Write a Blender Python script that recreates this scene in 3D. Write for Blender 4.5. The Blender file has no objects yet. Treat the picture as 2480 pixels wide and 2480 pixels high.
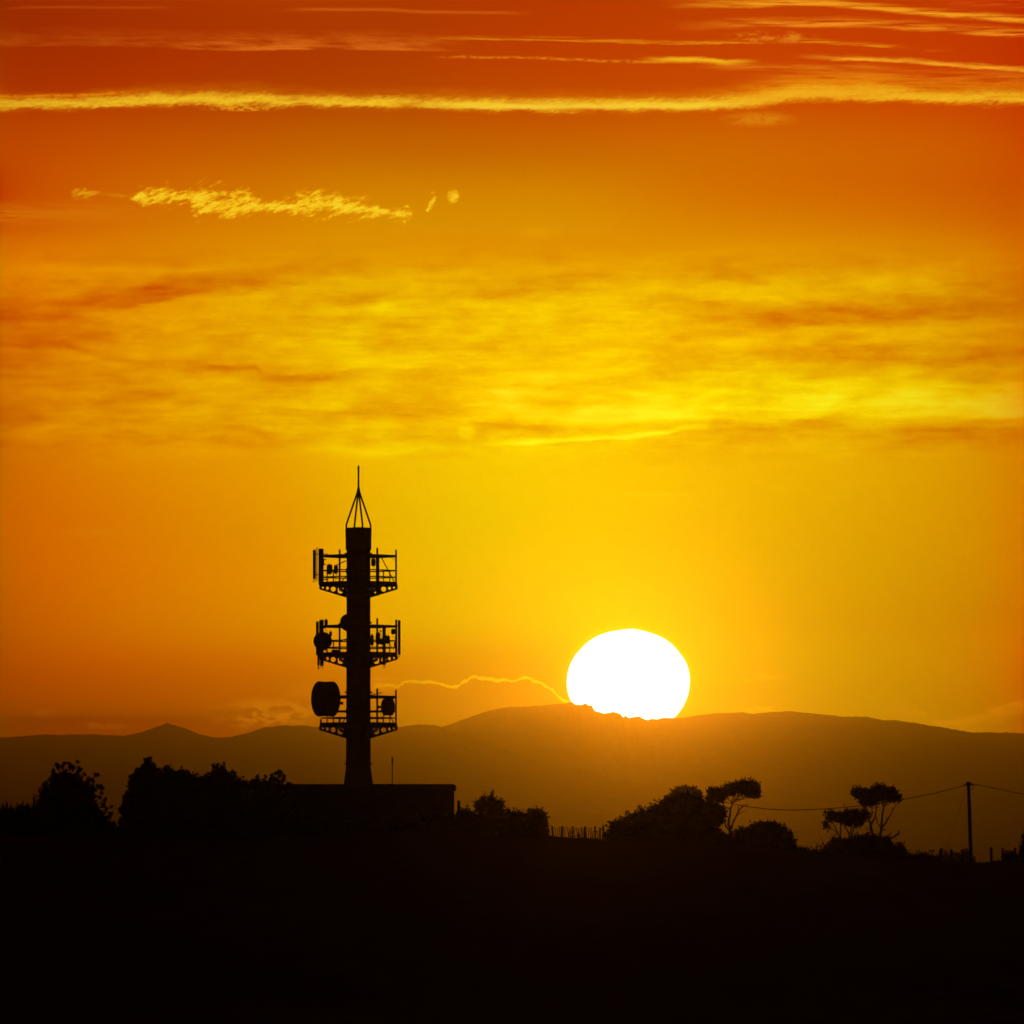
import bpy, math, random
import numpy as np
from mathutils import Vector

random.seed(7)
rng = np.random.default_rng(7)
S = bpy.context.scene
COL = S.collection

# ------------------------------------------------------------------ camera
FOV = math.radians(4.43)
F = 1240.0 / math.tan(FOV / 2)          # focal length in photo pixels
EYE = 1.7
HROW = 2300.0                           # photo row of the eye level
PITCH = math.atan((HROW - 1240.0) / F)
cd = bpy.data.cameras.new('camera')
cam = bpy.data.objects.new('camera', cd)
COL.objects.link(cam)
cam.location = (0, 0, EYE)
cam.rotation_euler = (math.pi / 2 + PITCH, 0, 0)
cd.sensor_width = 36
cd.angle = FOV
cd.clip_start = 1.0
cd.clip_end = 120000
S.camera = cam
S.render.resolution_x = S.render.resolution_y = 1024
S.view_settings.view_transform = 'Standard'
S.view_settings.look = 'None'
S.view_settings.exposure = 0
S.view_settings.gamma = 1

def P(px, py, d):
    """point at distance d (metres along +Y) in the direction of photo pixel px,py"""
    a = (px - 1240) / F
    t = math.tan(PITCH + math.atan((1240 - py) / F))
    return Vector((a * d, d, EYE + t * d))

# ------------------------------------------------------------------ node expressions
class NT:
    def __init__(s, tree): s.t = tree; s.n = tree.nodes; s.l = tree.links
    def node(s, kind, **kw):
        n = s.n.new(kind)
        for k, v in kw.items(): setattr(n, k, v)
        return n
    def put(s, sock, v):
        if isinstance(v, E): s.l.new(v.s, sock)
        else: sock.default_value = v
    def math(s, op, *a, clamp=False):
        n = s.node('ShaderNodeMath', operation=op, use_clamp=clamp)
        for i, v in enumerate(a): s.put(n.inputs[i], v)
        return E(s, n.outputs[0])
    def step(s, v, a, b):
        n = s.node('ShaderNodeMapRange', interpolation_type='SMOOTHSTEP')
        s.put(n.inputs[0], v); s.put(n.inputs[1], a); s.put(n.inputs[2], b)
        return E(s, n.outputs[0])
    def curve(s, x, pts, x0, x1):
        """smooth function through pts of x (any range), returned in pts units"""
        ys = [p[1] for p in pts]; lo, hi = min(ys), max(ys)
        if hi - lo < 1e-6: return s.math('ADD', x * 0.0, lo)
        n = s.node('ShaderNodeFloatCurve')
        c = n.mapping.curves[0]
        q = [((p[0] - x0) / (x1 - x0), (p[1] - lo) / (hi - lo)) for p in pts]
        q = [(min(max(a, 0), 1), b) for a, b in q]
        c.points[0].location = q[0]; c.points[1].location = q[-1]
        for p in q[1:-1]: c.points.new(*p)
        n.mapping.extend = 'HORIZONTAL'
        n.mapping.update()
        s.put(n.inputs['Value'], s.math('DIVIDE', x - x0, x1 - x0, clamp=True))
        return E(s, n.outputs[0]) * (hi - lo) + lo
    def noise(s, u, v, su, sv, detail=3, rough=.5, seed=0.0, dist=0.0):
        c = s.node('ShaderNodeCombineXYZ')
        s.put(c.inputs[0], u / su + seed); s.put(c.inputs[1], v / sv + seed * .7)
        n = s.node('ShaderNodeTexNoise', noise_dimensions='2D')
        s.l.new(c.outputs[0], n.inputs['Vector'])
        n.inputs['Scale'].default_value = 1
        n.inputs['Detail'].default_value = detail
        n.inputs['Roughness'].default_value = rough
        n.inputs['Distortion'].default_value = dist
        return E(s, n.outputs[0])

class E:
    def __init__(e, t, s): e.t = t; e.s = s
    def _o(e, op, a, b): return e.t.math(op, a, b)
    def __add__(e, o): return e._o('ADD', e, o)
    def __radd__(e, o): return e._o('ADD', o, e)
    def __sub__(e, o): return e._o('SUBTRACT', e, o)
    def __rsub__(e, o): return e._o('SUBTRACT', o, e)
    def __mul__(e, o): return e._o('MULTIPLY', e, o)
    def __rmul__(e, o): return e._o('MULTIPLY', o, e)
    def __truediv__(e, o): return e._o('DIVIDE', e, o)

def lin(c):
    c = c / 255.0
    return c / 12.92 if c <= .04045 else ((c + .055) / 1.055) ** 2.4

# ------------------------------------------------------------------ sky (world)
world = bpy.data.worlds.new('World')
S.world = world
world.use_nodes = True
W = NT(world.node_tree)
W.n.clear()
tc = W.node('ShaderNodeTexCoord')
sep = W.node('ShaderNodeSeparateXYZ')
W.l.new(tc.outputs['Generated'], sep.inputs[0])
dx, dy, dz = [E(W, o) for o in sep.outputs]
horiz = W.math('SQRT', dx * dx + dy * dy)
dyp = W.math('MAXIMUM', dy, 0.02)
U = dx / dyp * F + 1240.0                 # azimuth, in 1/F radians
V = HROW - dz / W.math('MAXIMUM', horiz, 0.02) * F   # elevation, downwards
# large soft gradients of the sunset: red and green light over (azimuth, elevation)
XS = [0, 620, 1240, 1860, 2480]
YS = [0, 180, 340, 500, 640, 800, 960, 1100, 1260, 1480, 1640, 1740]
TR = [[158.1, 171.9, 181.1, 188.0, 190.0], [174.2, 171.0, 195.5, 194.0, 196.0], [191.7, 193.8, 197.0, 207.8, 200.9], [190.0, 212.0, 217.8, 211.9, 204.0], [214.3, 229.7, 228.1, 230.6, 213.0], [207.0, 237.5, 247.1, 243.1, 214.0], [203.5, 238.4, 243.0, 243.7, 219], [194.5, 236.4, 243.0, 234.0, 217], [195.8, 230.7, 223.2, 220.3, 215], [177.9, 224.5, 208.4, 193.5, 213], [158.0, 197.7, 159.4, 188.3, 204], [114.2, 138.7, 148.2, 175.1, 173.6]]
TG = [[38.7, 51.1, 47.7, 58.0, 50.3], [51.0, 48.9, 58.4, 64.0, 58.0], [69.8, 85.0, 93.0, 97.1, 82.7], [56.6, 122.0, 139.8, 115.0, 82.8], [123.3, 150.3, 155.7, 154.3, 109.2], [112.8, 169.9, 199.7, 180.3, 124.1], [109, 170.9, 184.9, 197.9, 131], [101.2, 163.6, 203.8, 182.3, 135.6], [105.8, 150.5, 198.6, 175.7, 121.1], [89.0, 137.6, 178.5, 159.7, 124.9], [63.6, 92.8, 116.9, 151.9, 83.1], [55.0, 55.0, 108.7, 141.3, 55.0]]
def lowrank(tab, rank=3):
    A = np.array([[lin(v) for v in r] for r in tab])
    u, s, v = np.linalg.svd(A, full_matrices=False)
    out = None
    for k in range(rank):
        cv = W.curve(V, [(YS[i], float(u[i, k] * s[k])) for i in range(len(YS))], 0, 1740)
        cu = W.curve(U, [(XS[i], float(v[k, i])) for i in range(len(XS))], 0, 2480)
        out = cv * cu if out is None else out + cv * cu
    return out
R = lowrank(TR, 4)
G = lowrank(TG, 4)
Bc = R * 0.0

# --- warped coordinates for wispy edges
w1 = W.noise(U, V, 90, 30, 3, .55, 3.1) - 0.5
w2 = W.noise(U, V, 22, 9, 2, .55, 9.7) - 0.5
Vw = V + w1 * 14.0 + w2 * 5.0
Uw = U + w1 * 30.0 + w2 * 12.0
fib = W.noise(Uw - V * .8, V, 160, 7, 4, .6, 5.3)          # long fibres
puf = W.noise(U, V, 46, 22, 6, .62, 1.7)                # puffy detail
puf2 = W.noise(U, V, 17, 9, 4, .6, 12.7)
pufa = W.noise(U - V * 2.0, V, 110, 26, 5, .62, 47.0)

def band(path, up, dn, x0, x1, fade=120, warp=1.0, ends=None):
    """soft streak following path; up/dn = soft half widths above and below"""
    c = W.curve(U, path, 0, 2480)
    d = (Vw * warp + V * (1 - warp)) - c
    m = W.step(d, -up, 0.0) * (1.0 - W.step(d, 0.0, dn))
    if x0 > 0: m = m * W.step(U, x0 - fade / 2, x0 + fade / 2)
    if x1 < 2480: m = m * (1.0 - W.step(U, x1 - fade / 2, x1 + fade / 2))
    return m
def blob(cx, cy, rx, ry, soft=.6):
    a = (U - cx) / rx; b = (V - cy) / ry
    r = W.math('SQRT', a * a + b * b)
    return 1.0 - W.step(r, 1 - soft, 1 + soft * .5)
def mixc(m, col, k=1.0):
    global R, G, Bc
    m = W.math('MULTIPLY', m, k, clamp=True)
    r, g, b = [lin(c) for c in col]
    R = R + (r - R) * m
    G = G + (g - G) * m
    Bc = Bc + (b - Bc) * m

# --- the broad cloud deck in the middle of the sky: stretched brightness changes
n1 = W.noise(U + w1 * 120.0, V + U * .03, 520, 62, 5, .55, 20.3) - 0.5
n2 = W.noise(U + w1 * 60.0, V - U * .02, 170, 22, 5, .6, 31.9) - 0.5
deckwin = W.step(V, 560, 700) * (1.0 - W.step(V + w1 * 40.0, 1040, 1150))
n3 = W.noise(U, V, 900, 300, 2, .5, 41.0) - 0.5
n4 = W.noise(Uw, V + U * .01, 130, 13, 6, .65, 51.0) - 0.5
n5 = W.noise(U + w1 * 80.0, V + U * .05, 240, 80, 5, .55, 91.0) - 0.5
mod = (n1 * 1.2 + n2 * .75 + n4 * .25 + n5 * 1.3 + (W.noise(U + w2 * 40.0, V + w1 * 12.0, 64, 24, 5, .6, 111.0) - 0.5) * .75) * deckwin
DARK = [   # path, up, dn, x0, x1, strength
    ([(0, 765), (300, 730), (600, 690), (760, 672)], 60, 45, -1, 720, .55),
    ([(1300, 690), (1500, 700), (1700, 735), (1900, 755), (2200, 735), (2480, 705)], 28, 90, 1550, 2480, .40),
    ([(620, 890), (720, 915), (850, 900), (1000, 870)], 14, 26, 430, 930, .42),
    ([(150, 830), (250, 860), (350, 875)], 16, 18, 60, 380, .30),
    ([(400, 968), (700, 990), (1000, 1010), (1240, 1030)], 6, 22, 420, 1300, .20),
    ([(1240, 1030), (1400, 1045)], 14, 20, 1180, 1380, .28),
    ([(1500, 870), (1700, 880), (1900, 900)], 20, 30, 1500, 1800, .25),
    ([(1900, 850), (2200, 870), (2480, 860)], 40, 40, 1800, 2480, .35),
    ([(1650, 1042), (1900, 1038), (1975, 1022), (2070, 1040), (2200, 1042), (2480, 1035)], 10, 60, 1600, 2480, .30),
    ([(500, 1045), (560, 1035), (640, 1050)], 12, 16, 480, 680, .28),
]
for pth, up, dn, x0, x1, k in DARK:
    mod = mod - band(pth, up, dn, x0, x1, 200) * k
LIGHT = [
    ([(240, 760), (400, 735), (560, 705), (640, 700)], 12, 40, 200, 600, .35),
    ([(600, 715), (700, 700), (760, 695)], 8, 26, 590, 760, .25),
    ([(0, 845), (150, 850)], 8, 18, -1, 170, .28),
    ([(0, 785), (140, 785)], 8, 12, -1, 150, .18),
    ([(1240, 780), (1500, 760)], 30, 30, 1130, 1560, .2),
    ([(1240, 960), (1400, 900), (1500, 880), (1560, 900)], 60, 60, 1150, 1600, .25),
    ([(1240, 995), (1500, 1012), (1650, 1002), (1850, 1010), (1980, 996), (2100, 980), (2250, 988), (2480, 1000)], 95, 26, 1150, 2480, .6),
    ([(1240, 1075), (1400, 1065), (1560, 1055), (1650, 1035)], 16, 9, 1200, 1680, .65),
    ([(2000, 1000), (2200, 1008), (2480, 1000)], 22, 18, 2000, 2480, .35),
    ([(800, 1080), (900, 1095), (1000, 1085)], 22, 22, 780, 1020, .35),
    ([(1900, 785), (2100, 800), (2300, 800), (2420, 790)], 14, 14, 1880, 2430, .22),
    ([(1240, 670), (1850, 722), (2200, 690), (2480, 670)], 50, 10, 1500, 2300, .20),
    ([(0, 660), (500, 650), (900, 640)], 22, 26, 60, 640, .22),
]
for pth, up, dn, x0, x1, k in LIGHT:
    mod = mod + band(pth, up, dn, x0, x1, 180) * k
mod = mod + blob(1530, 960, 400, 90, .9) * .2 + blob(1530, 800, 90, 60, .9) * .22 + blob(1132, 1047, 26, 17) * .45 + n3 * .15
R = R * (1.0 + W.math('MINIMUM', mod * .26, .14))
G = G * (1.0 + W.math('MINIMUM', mod * .80, .75))
Bc = Bc + W.step(mod, .35, 1.1) * .012

# --- faint veils and thin streaks high up
OR1 = (214, 104, 16); OR2 = (244, 158, 22); YL = (253, 206, 40); YL2 = (255, 218, 46)
mixc(band([(0, 112), (160, 108), (350, 109), (460, 116), (600, 118), (750, 116), (900, 117), (1050, 120)], 56, 5, -1, 1060, 200, .45)
     * W.step(fib * .35 + pufa * .65, .3, .66) * W.curve(U, [(0, .35), (350, .4), (700, .95), (1000, .9), (1240, .4)], 0, 2480), (222, 108, 24))
mixc(band([(690, 23), (860, 20), (1000, 25), (1240, 29)], 7, 7, 720, 1250, 120, .3), (210, 92, 20), .7)
mixc(band([(0, 22), (150, 16), (450, 16)], 6, 6, 30, 400, 120, .3), (196, 76, 14), .6)
mixc(band([(1050, 99), (1180, 92), (1300, 93), (1465, 98), (1570, 102), (1700, 103), (1900, 100), (2010, 103), (2150, 113), (2260, 124)], 11, 4, 1080, 2230, 200, .6)
     * W.step(fib, .3, .65), OR2, .65)
mixc(blob(1870, 88, 110, 17) * W.step(puf, .42, .7), (232, 130, 26), .9)
mixc(band([(1040, 135), (1240, 137), (1400, 143), (1560, 148)], 6, 5, 1080, 1600, 100, .4) * W.step(puf2, .3, .6), (232, 130, 20), .8)
mixc(band([(1560, 141), (1700, 141), (1760, 147), (1830, 146)], 9, 14, 1590, 1800, 110, .6) * W.step(fib, .15, .5), (252, 186, 28), .95)
mixc(band([(1700, 160), (1900, 160), (2170, 168)], 14, 12, 1730, 2160, 160, .6) * W.step(fib, .3, .7), (226, 118, 20), .85)
mixc(band([(1500, 10), (1790, 10), (1930, 6), (2100, 16), (2250, 30), (2400, 42), (2480, 48)], 18, 11, 1700, 2480, 240, .5)
     * W.step(fib, .25, .6), (252, 164, 30), .95)
mixc(band([(1700, 66), (2000, 58), (2200, 66), (2350, 76), (2480, 86)], 26, 10, 1760, 2480, 340, .5)
     * W.step(fib, .28, .66), (250, 150, 30), .9)
mixc(band([(1960, 137), (2200, 148), (2350, 160), (2480, 169)], 12, 7, 2000, 2480, 200, .7) * W.step(fib, .2, .6), (255, 170, 36), .95)
mixc(band([(1800, 195), (2050, 188), (2300, 188), (2480, 190)], 34, 30, 1850, 2480, 240, .8) * W.step(fib, .25, .75), (232, 120, 18), .75)
mixc(blob(2420, 8, 130, 12, .8) * W.step(fib, .35, .7), (226, 92, 30), .6)
# --- the long bright band
main = [(0, 251), (130, 249), (250, 243), (400, 238), (560, 237), (700, 240), (900, 243), (1100, 247), (1240, 252),
        (1500, 252), (1660, 250), (1800, 243), (1900, 231), (2000, 224), (2140, 226), (2330, 236), (2480, 236)]
dmain = V - W.curve(U, main, 0, 2480)
ragged = (W.noise(U + V * 1.5, V, 13, 8, 3, .6, 61.0) - .5) * 15.0 + (W.noise(U, V, 130, 40, 4, .6, 66.0) - .5) * 26.0
dm = dmain + ragged
wide = W.curve(U, [(0, 24), (120, 17), (300, 20), (520, 25), (700, 22), (1000, 20), (1240, 24), (1700, 24), (1900, 34), (2050, 36), (2200, 30), (2480, 28)], 0, 2480)
veil = W.step(dm, wide * -2.0, 0.0) * (1.0 - W.step(dm, 6.0, 26.0))
mixc(veil * W.curve(U, [(0, .5), (900, .4), (1700, .55), (1900, .95), (2150, .9), (2480, .7)], 0, 2480) * W.step(pufa * .6 + fib * .4, .2, .55), (246, 156, 12), .8)
hair = W.noise(U + V * 2.2, V, 26, 20, 5, .65, 103.0)
core = W.step(dm, wide * -.9, wide * .1) * (1.0 - W.step(dm, 5.0, 19.0)) * W.math('ADD', W.step(hair * .35 + fib * .3 + puf2 * .35, .3, .6) * .42, .58)
mixc(core * W.curve(U, [(0, .80), (600, .95), (1240, 1.0), (1700, .95), (1980, .55), (2200, .72), (2480, .85)], 0, 2480) * W.step(W.noise(U, V, 210, 30, 3, .55, 133.0), .18, .5), (253, 203, 38), 1.0)
mixc(band([(1000, 246), (1240, 256), (1500, 256), (1700, 253)], 12, 9, 1080, 1760, 260, .3), (255, 216, 56), .8)
mixc(blob(590, 261, 90, 7, .7) * W.step(puf2, .38, .6), (244, 160, 24), .8)
mixc(blob(1838, 287, 84, 18, .7) * W.step(puf, .25, .6), (222, 132, 16), .85)
mixc(band([(0, 232), (120, 231), (260, 226), (330, 222)], 7, 7, -1, 300, 100, .5) * W.step(puf2, .25, .55), (240, 140, 10), .8)
mixc(blob(1975, 240, 72, 8, .6) * W.step(puf2, .4, .6), (206, 92, 6), .55)
# --- the row of small bright puffs
pw = V + (puf2 - .5) * 16.0
pc = W.curve(U, [(175, 470), (260, 470), (330, 476), (400, 474), (470, 484), (530, 492), (600, 495), (700, 498), (760, 494), (850, 503), (930, 511), (985, 517), (1045, 488), (1095, 473), (1160, 492)], 0, 2480)
ph = W.curve(U, [(160, 0), (200, 14), (245, 6), (300, 6), (345, 20), (400, 22), (440, 14), (480, 36), (550, 34), (600, 28), (645, 14), (700, 24), (760, 32), (830, 26), (900, 22), (945, 12), (985, 17), (1015, -8), (1045, 17), (1068, -8), (1097, 19), (1128, -6), (1160, 5), (1180, 0)], 0, 2480)
pd = 1.0 - W.math('ABSOLUTE', (pw - pc) / W.math('MAXIMUM', ph, 1.0))
pufd = W.noise((U * .94 - V * .34) + w1 * 16.0, (U * .34 + V * .94) + w2 * 8.0, 52, 15, 6, .66, 7.7)
puf3 = W.noise(U * .96 - V * .28, U * .28 + V * .96, 17, 7, 4, .65, 17.3)
pf = pd * .85 + (pufd - .5) * 3.6 + (puf3 - .5) * 1.7
pg = W.step(U, 165, 185) * (1.0 - W.step(U, 1150, 1180)) * W.step(ph, 4.0, 11.0)
pk = W.curve(U, [(0, .3), (250, .35), (330, 1.0), (1160, 1.0)], 0, 2480)
mixc(W.step(pf, -.25, .55) * pg * pk, (236, 160, 12), .7)
mixc(W.step(pf, .15, .95) * pg * pk, (254, 206, 26), .95)
mixc(W.step(pf, .8, 1.6) * pg * pk, (255, 226, 64), .8)
mixc(band([(0, 520), (200, 520), (400, 520)], 46, 40, -1, 360, 200) * W.step(fib * .5 + pufa * .5, .25, .6), (216, 116, 8), .8)
# --- small clouds over the far hills
mixc(blob(640, 1728, 118, 38, .8) * W.step(puf, .42, .6), (212, 124, 14), .75)
mixc(blob(735, 1705, 40, 44, .9) * W.step(puf, .38, .6), (208, 126, 14), .5)
for cx, cy, rx, ry in ((112, 1726, 34, 12), (228, 1757, 26, 11), (278, 1758, 26, 11)):
    mixc(blob(cx, cy, rx, ry, .9) * W.step(puf, .35, .6), (166, 80, 12), .5)
mixc(blob(1810, 1640, 100, 14, .8) * W.step(puf, .38, .62), (250, 190, 12), .35)
mixc(blob(1830, 1718, 56, 9, .7) * W.step(puf2, .3, .6), (250, 186, 16), .5)
low = band([(2140, 1712), (2210, 1712), (2260, 1742), (2330, 1740), (2400, 1722), (2480, 1698)], 12, 46, 2170, 2480, 60) * W.step(puf, .3, .62)
mixc(low, (232, 146, 14), .5)
mixc(band([(1480, 1192), (1600, 1197), (1680, 1192)], 6, 5, 1500, 1650, 80), (252, 204, 20), .5)
mixc(blob(1598, 1136, 26, 7, .8), (252, 204, 20), .5)
mixc(blob(1300, 562, 50, 18, .9), (240, 170, 10), .3)
mixc(blob(245, 1290, 90, 14, .9), (222, 130, 10), .4)
# cloud bank with the silver lining
lp = [(895, 1668), (915, 1664), (940, 1660), (960, 1663), (975, 1656), (1000, 1651), (1020, 1654), (1040, 1652), (1062, 1656), (1080, 1661), (1104, 1665),
      (1118, 1654), (1132, 1648), (1150, 1640), (1166, 1645), (1184, 1644), (1204, 1650), (1224, 1648), (1246, 1651), (1262, 1644), (1278, 1643), (1292, 1650),
      (1310, 1656), (1330, 1668), (1345, 1680), (1356, 1692), (1372, 1700), (1400, 1712)]
lc = W.curve(U, lp, 880, 1400)
ld = V + (puf2 - .5) * 13.0 - lc
ends = W.step(U, 885, 940) * (1.0 - W.step(U, 1385, 1405))
body = W.step(ld, 0.0, 7.0) * ends
R = R * (1.0 - body * .075); G = G * (1.0 - body * .17)
mixc(W.step(ld, -7.0, -1.0) * (1.0 - W.step(ld, 0.0, 4.5)) * ends * W.curve(U, [(880, .35), (1000, .45), (1150, .7), (1400, 1.0)], 880, 1400), (255, 214, 16), .95)
mixc(blob(925, 1655, 40, 18, .8) * W.step(puf2, .42, .6), (232, 150, 14), .5)
# --- aureole and the disc of the sun (flattened by refraction)
SUNU, SUNV, SRX, SRY = 1522.0, 1652.0, 149.0, 127.0
wob = (W.noise(U, V, 60, 60, 1, .5, 77.0) - .5) * .035
su = (U - SUNU) / SRX; sv = (V - SUNV) / SRY
sr = W.math('SQRT', su * su + sv * sv) + wob
aur = W.math('EXPONENT', W.math('MAXIMUM', sr - 1.0, 0.0) * -2.2)
G = G + aur * .09; R = R - aur * .07
aur2 = W.math('EXPONENT', W.math('MAXIMUM', sr - 1.0, 0.0) * -12.0)
G = G + aur2 * .16
aur3 = W.math('EXPONENT', W.math('MAXIMUM', sr - 1.0, 0.0) * -.9)
R = R * (1.0 - aur3 * .30); G = G * (1.0 + aur3 * .07)
disc = 1.0 - W.step(sr, .992, 1.016)
SUNL = 1.8
R = R + disc * SUNL; G = G + disc * SUNL; Bc = Bc + disc * SUNL
# --- the glow dies away with the angle from the sun; the rest of the dusk sky is dim
sund = Vector(((SUNU - 1240) / F, 1, (HROW - SUNV) / F)).normalized()
dot = dx * sund.x + dy * sund.y + dz * sund.z
ang = W.math('ARCCOSINE', W.math('MINIMUM', dot, .9999999))
fall = W.math('EXPONENT', W.math('MAXIMUM', ang - .058, 0.0) * -16.0)
front = W.step(dy, .1, .4)
R = W.math('MAXIMUM', R, 0.0) * fall * front
G = W.math('MAXIMUM', G, 0.0) * fall * front
Bc = W.math('MAXIMUM', Bc, 0.0) * fall * front
cmb = W.node('ShaderNodeCombineColor')
W.put(cmb.inputs[0], R); W.put(cmb.inputs[1], G); W.put(cmb.inputs[2], Bc)
bg1 = W.node('ShaderNodeBackground'); W.l.new(cmb.outputs[0], bg1.inputs[0])
SUN_EL = math.asin(sund.z); SUN_AZ = math.atan2(sund.x, sund.y)
sky = W.node('ShaderNodeTexSky', sky_type='NISHITA', sun_disc=False)
sky.sun_elevation = SUN_EL; sky.sun_rotation = SUN_AZ
bg2 = W.node('ShaderNodeBackground'); W.l.new(sky.outputs[0], bg2.inputs[0]); bg2.inputs[1].default_value = .0002
addn = W.node('ShaderNodeAddShader')
W.l.new(bg1.outputs[0], addn.inputs[0]); W.l.new(bg2.outputs[0], addn.inputs[1])
wo = W.node('ShaderNodeOutputWorld'); W.l.new(addn.outputs[0], wo.inputs[0])
world.cycles.sampling_method = 'MANUAL'
world.cycles.sample_map_resolution = 2048

# ------------------------------------------------------------------ sun lamp
sl = bpy.data.lights.new('sun', 'SUN')
sl.energy = 0.0046
sl.angle = math.radians(.53)
sl.color = (1.0, .29, 0.0)
so = bpy.data.objects.new('sun', sl)
COL.objects.link(so)
# the visible part of the disc is its upper part
lampd = Vector(((SUNU - 1240) / F, 1, (HROW - 1590.0) / F)).normalized()
so.rotation_euler = (-lampd).to_track_quat('-Z', 'Y').to_euler()
so.location = (0, 900, 60)

# ------------------------------------------------------------------ materials
def material(name, c1, c2, scale, rough=.8, metal=0.0, bump=0.0, detail=5):
    m = bpy.data.materials.new(name); m.use_nodes = True
    T = NT(m.node_tree)
    bs = m.node_tree.nodes['Principled BSDF']
    tcn = T.node('ShaderNodeTexCoord')
    nz = T.node('ShaderNodeTexNoise'); nz.inputs['Scale'].default_value = scale; nz.inputs['Detail'].default_value = detail
    T.l.new(tcn.outputs['Object'], nz.inputs['Vector'])
    cr = T.node('ShaderNodeValToRGB')
    cr.color_ramp.elements[0].position = .32; cr.color_ramp.elements[0].color = (*c1, 1)
    cr.color_ramp.elements[1].position = .68; cr.color_ramp.elements[1].color = (*c2, 1)
    T.l.new(nz.outputs[0], cr.inputs[0]); T.l.new(cr.outputs[0], bs.inputs['Base Color'])
    bs.inputs['Roughness'].default_value = rough
    bs.inputs['Metallic'].default_value = metal
    bs.inputs['Specular IOR Level'].default_value = .2
    if bump:
        b = T.node('ShaderNodeBump'); b.inputs['Strength'].default_value = bump
        T.l.new(nz.outputs[0], b.inputs['Height']); T.l.new(b.outputs[0], bs.inputs['Normal'])
    return m
M = dict(
    ground=material('pasture', (.03, .035, .015), (.07, .065, .03), .4, .95, bump=.3),
    grass=material('grass_blades', (.04, .05, .02), (.09, .08, .04), 2, .9),
    hill=material('forested_hill', (.02, .03, .015), (.05, .06, .03), .01, .95),
    leaf=material('dark_leaf', (.03, .05, .015), (.08, .10, .04), 1.2, .7),
    leaf2=material('dull_leaf', (.04, .05, .025), (.09, .09, .05), 1.2, .75),
    bark=material('bark', (.06, .045, .03), (.14, .11, .08), 5, .9, bump=.4),
    concrete=material('weathered_concrete', (.24, .23, .21), (.36, .35, .33), 1.5, .85, bump=.15),
    steel=material('galvanised_steel', (.22, .23, .23), (.34, .35, .35), 3, .55, .3),
    panel=material('grey_plastic', (.38, .38, .37), (.46, .46, .45), 2, .6),
    radome=material('radome', (.45, .45, .44), (.55, .55, .53), 1.2, .6),
    wall=material('painted_block_wall', (.28, .26, .22), (.38, .36, .31), 2, .85, bump=.2),
    roofing=material('dark_roofing', (.08, .08, .08), (.14, .14, .13), 2, .7),
    wood=material('weathered_wood', (.12, .09, .06), (.22, .18, .13), 6, .9, bump=.4),
    cable=material('black_cable', (.02, .02, .02), (.04, .04, .04), 8, .7),
)

# ------------------------------------------------------------------ mesh helpers
class MB:
    def __init__(s): s.v = []; s.f = []
    def add(s, vs, fs):
        n = len(s.v); s.v.extend([tuple(v) for v in vs]); s.f.extend([tuple(i + n for i in f) for f in fs])
    def box(s, c, size, rot=0.0):
        x, y, z = [d / 2 for d in size]; cx, cy, cz = c
        ca, sa = math.cos(rot), math.sin(rot)
        vs = [(cx + a * x * ca - b * y * sa, cy + a * x * sa + b * y * ca, cz + k * z)
              for k in (-1, 1) for a, b in ((-1, -1), (1, -1), (1, 1), (-1, 1))]
        s.add(vs, [(3, 2, 1, 0), (4, 5, 6, 7), (0, 1, 5, 4), (1, 2, 6, 5), (2, 3, 7, 6), (3, 0, 4, 7)])
    def tube(s, pts, rad, n=8, cap=True):
        pts = [Vector(p) for p in pts]
        if not hasattr(rad, '__len__'): rad = [rad] * len(pts)
        vs = []; fs = []
        for i, p in enumerate(pts):
            a = pts[max(i - 1, 0)]; b = pts[min(i + 1, len(pts) - 1)]
            d = (b - a).normalized()
            up = Vector((0, 1, 0)) if abs(d.y) < .9 else Vector((1, 0, 0))
            e1 = d.cross(up).normalized(); e2 = d.cross(e1)
            for k in range(n):
                t = 2 * math.pi * k / n
                vs.append(p + e1 * (math.cos(t) * rad[i]) + e2 * (math.sin(t) * rad[i]))
        for i in range(len(pts) - 1):
            for k in range(n):
                a = i * n + k; b = i * n + (k + 1) % n
                fs.append((a, b, b + n, a + n))
        if cap:
            fs.append(tuple(range(n - 1, -1, -1))); fs.append(tuple((len(pts) - 1) * n + k for k in range(n)))
        s.add(vs, fs)
    def lathe(s, prof, o=(0, 0, 0), axis=(0, 0, 1), n=32):
        o = Vector(o); ax = Vector(axis).normalized()
        up = Vector((0, 0, 1)) if abs(ax.z) < .9 else Vector((1, 0, 0))
        e1 = ax.cross(up).normalized(); e2 = ax.cross(e1)
        vs = []; fs = []
        for t, r in prof:
            for k in range(n):
                a = 2 * math.pi * k / n
                vs.append(o + ax * t + e1 * (r * math.cos(a)) + e2 * (r * math.sin(a)))
        for i in range(len(prof) - 1):
            for k in range(n):
                a = i * n + k; b = i * n + (k + 1) % n
                fs.append((a, b, b + n, a + n))
        fs.append(tuple(range(n - 1, -1, -1))); fs.append(tuple((len(prof) - 1) * n + k for k in range(n)))
        s.add(vs, fs)
    def build(s, name, mat, parent=None, loc=None):
        me = bpy.data.meshes.new(name)
        me.from_pydata(s.v, [], s.f); me.update()
        me.materials.append(mat)
        o = bpy.data.objects.new(name, me); COL.objects.link(o)
        if parent is not None: o.parent = parent
        if loc is not None: o.location = loc
        return o

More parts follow.
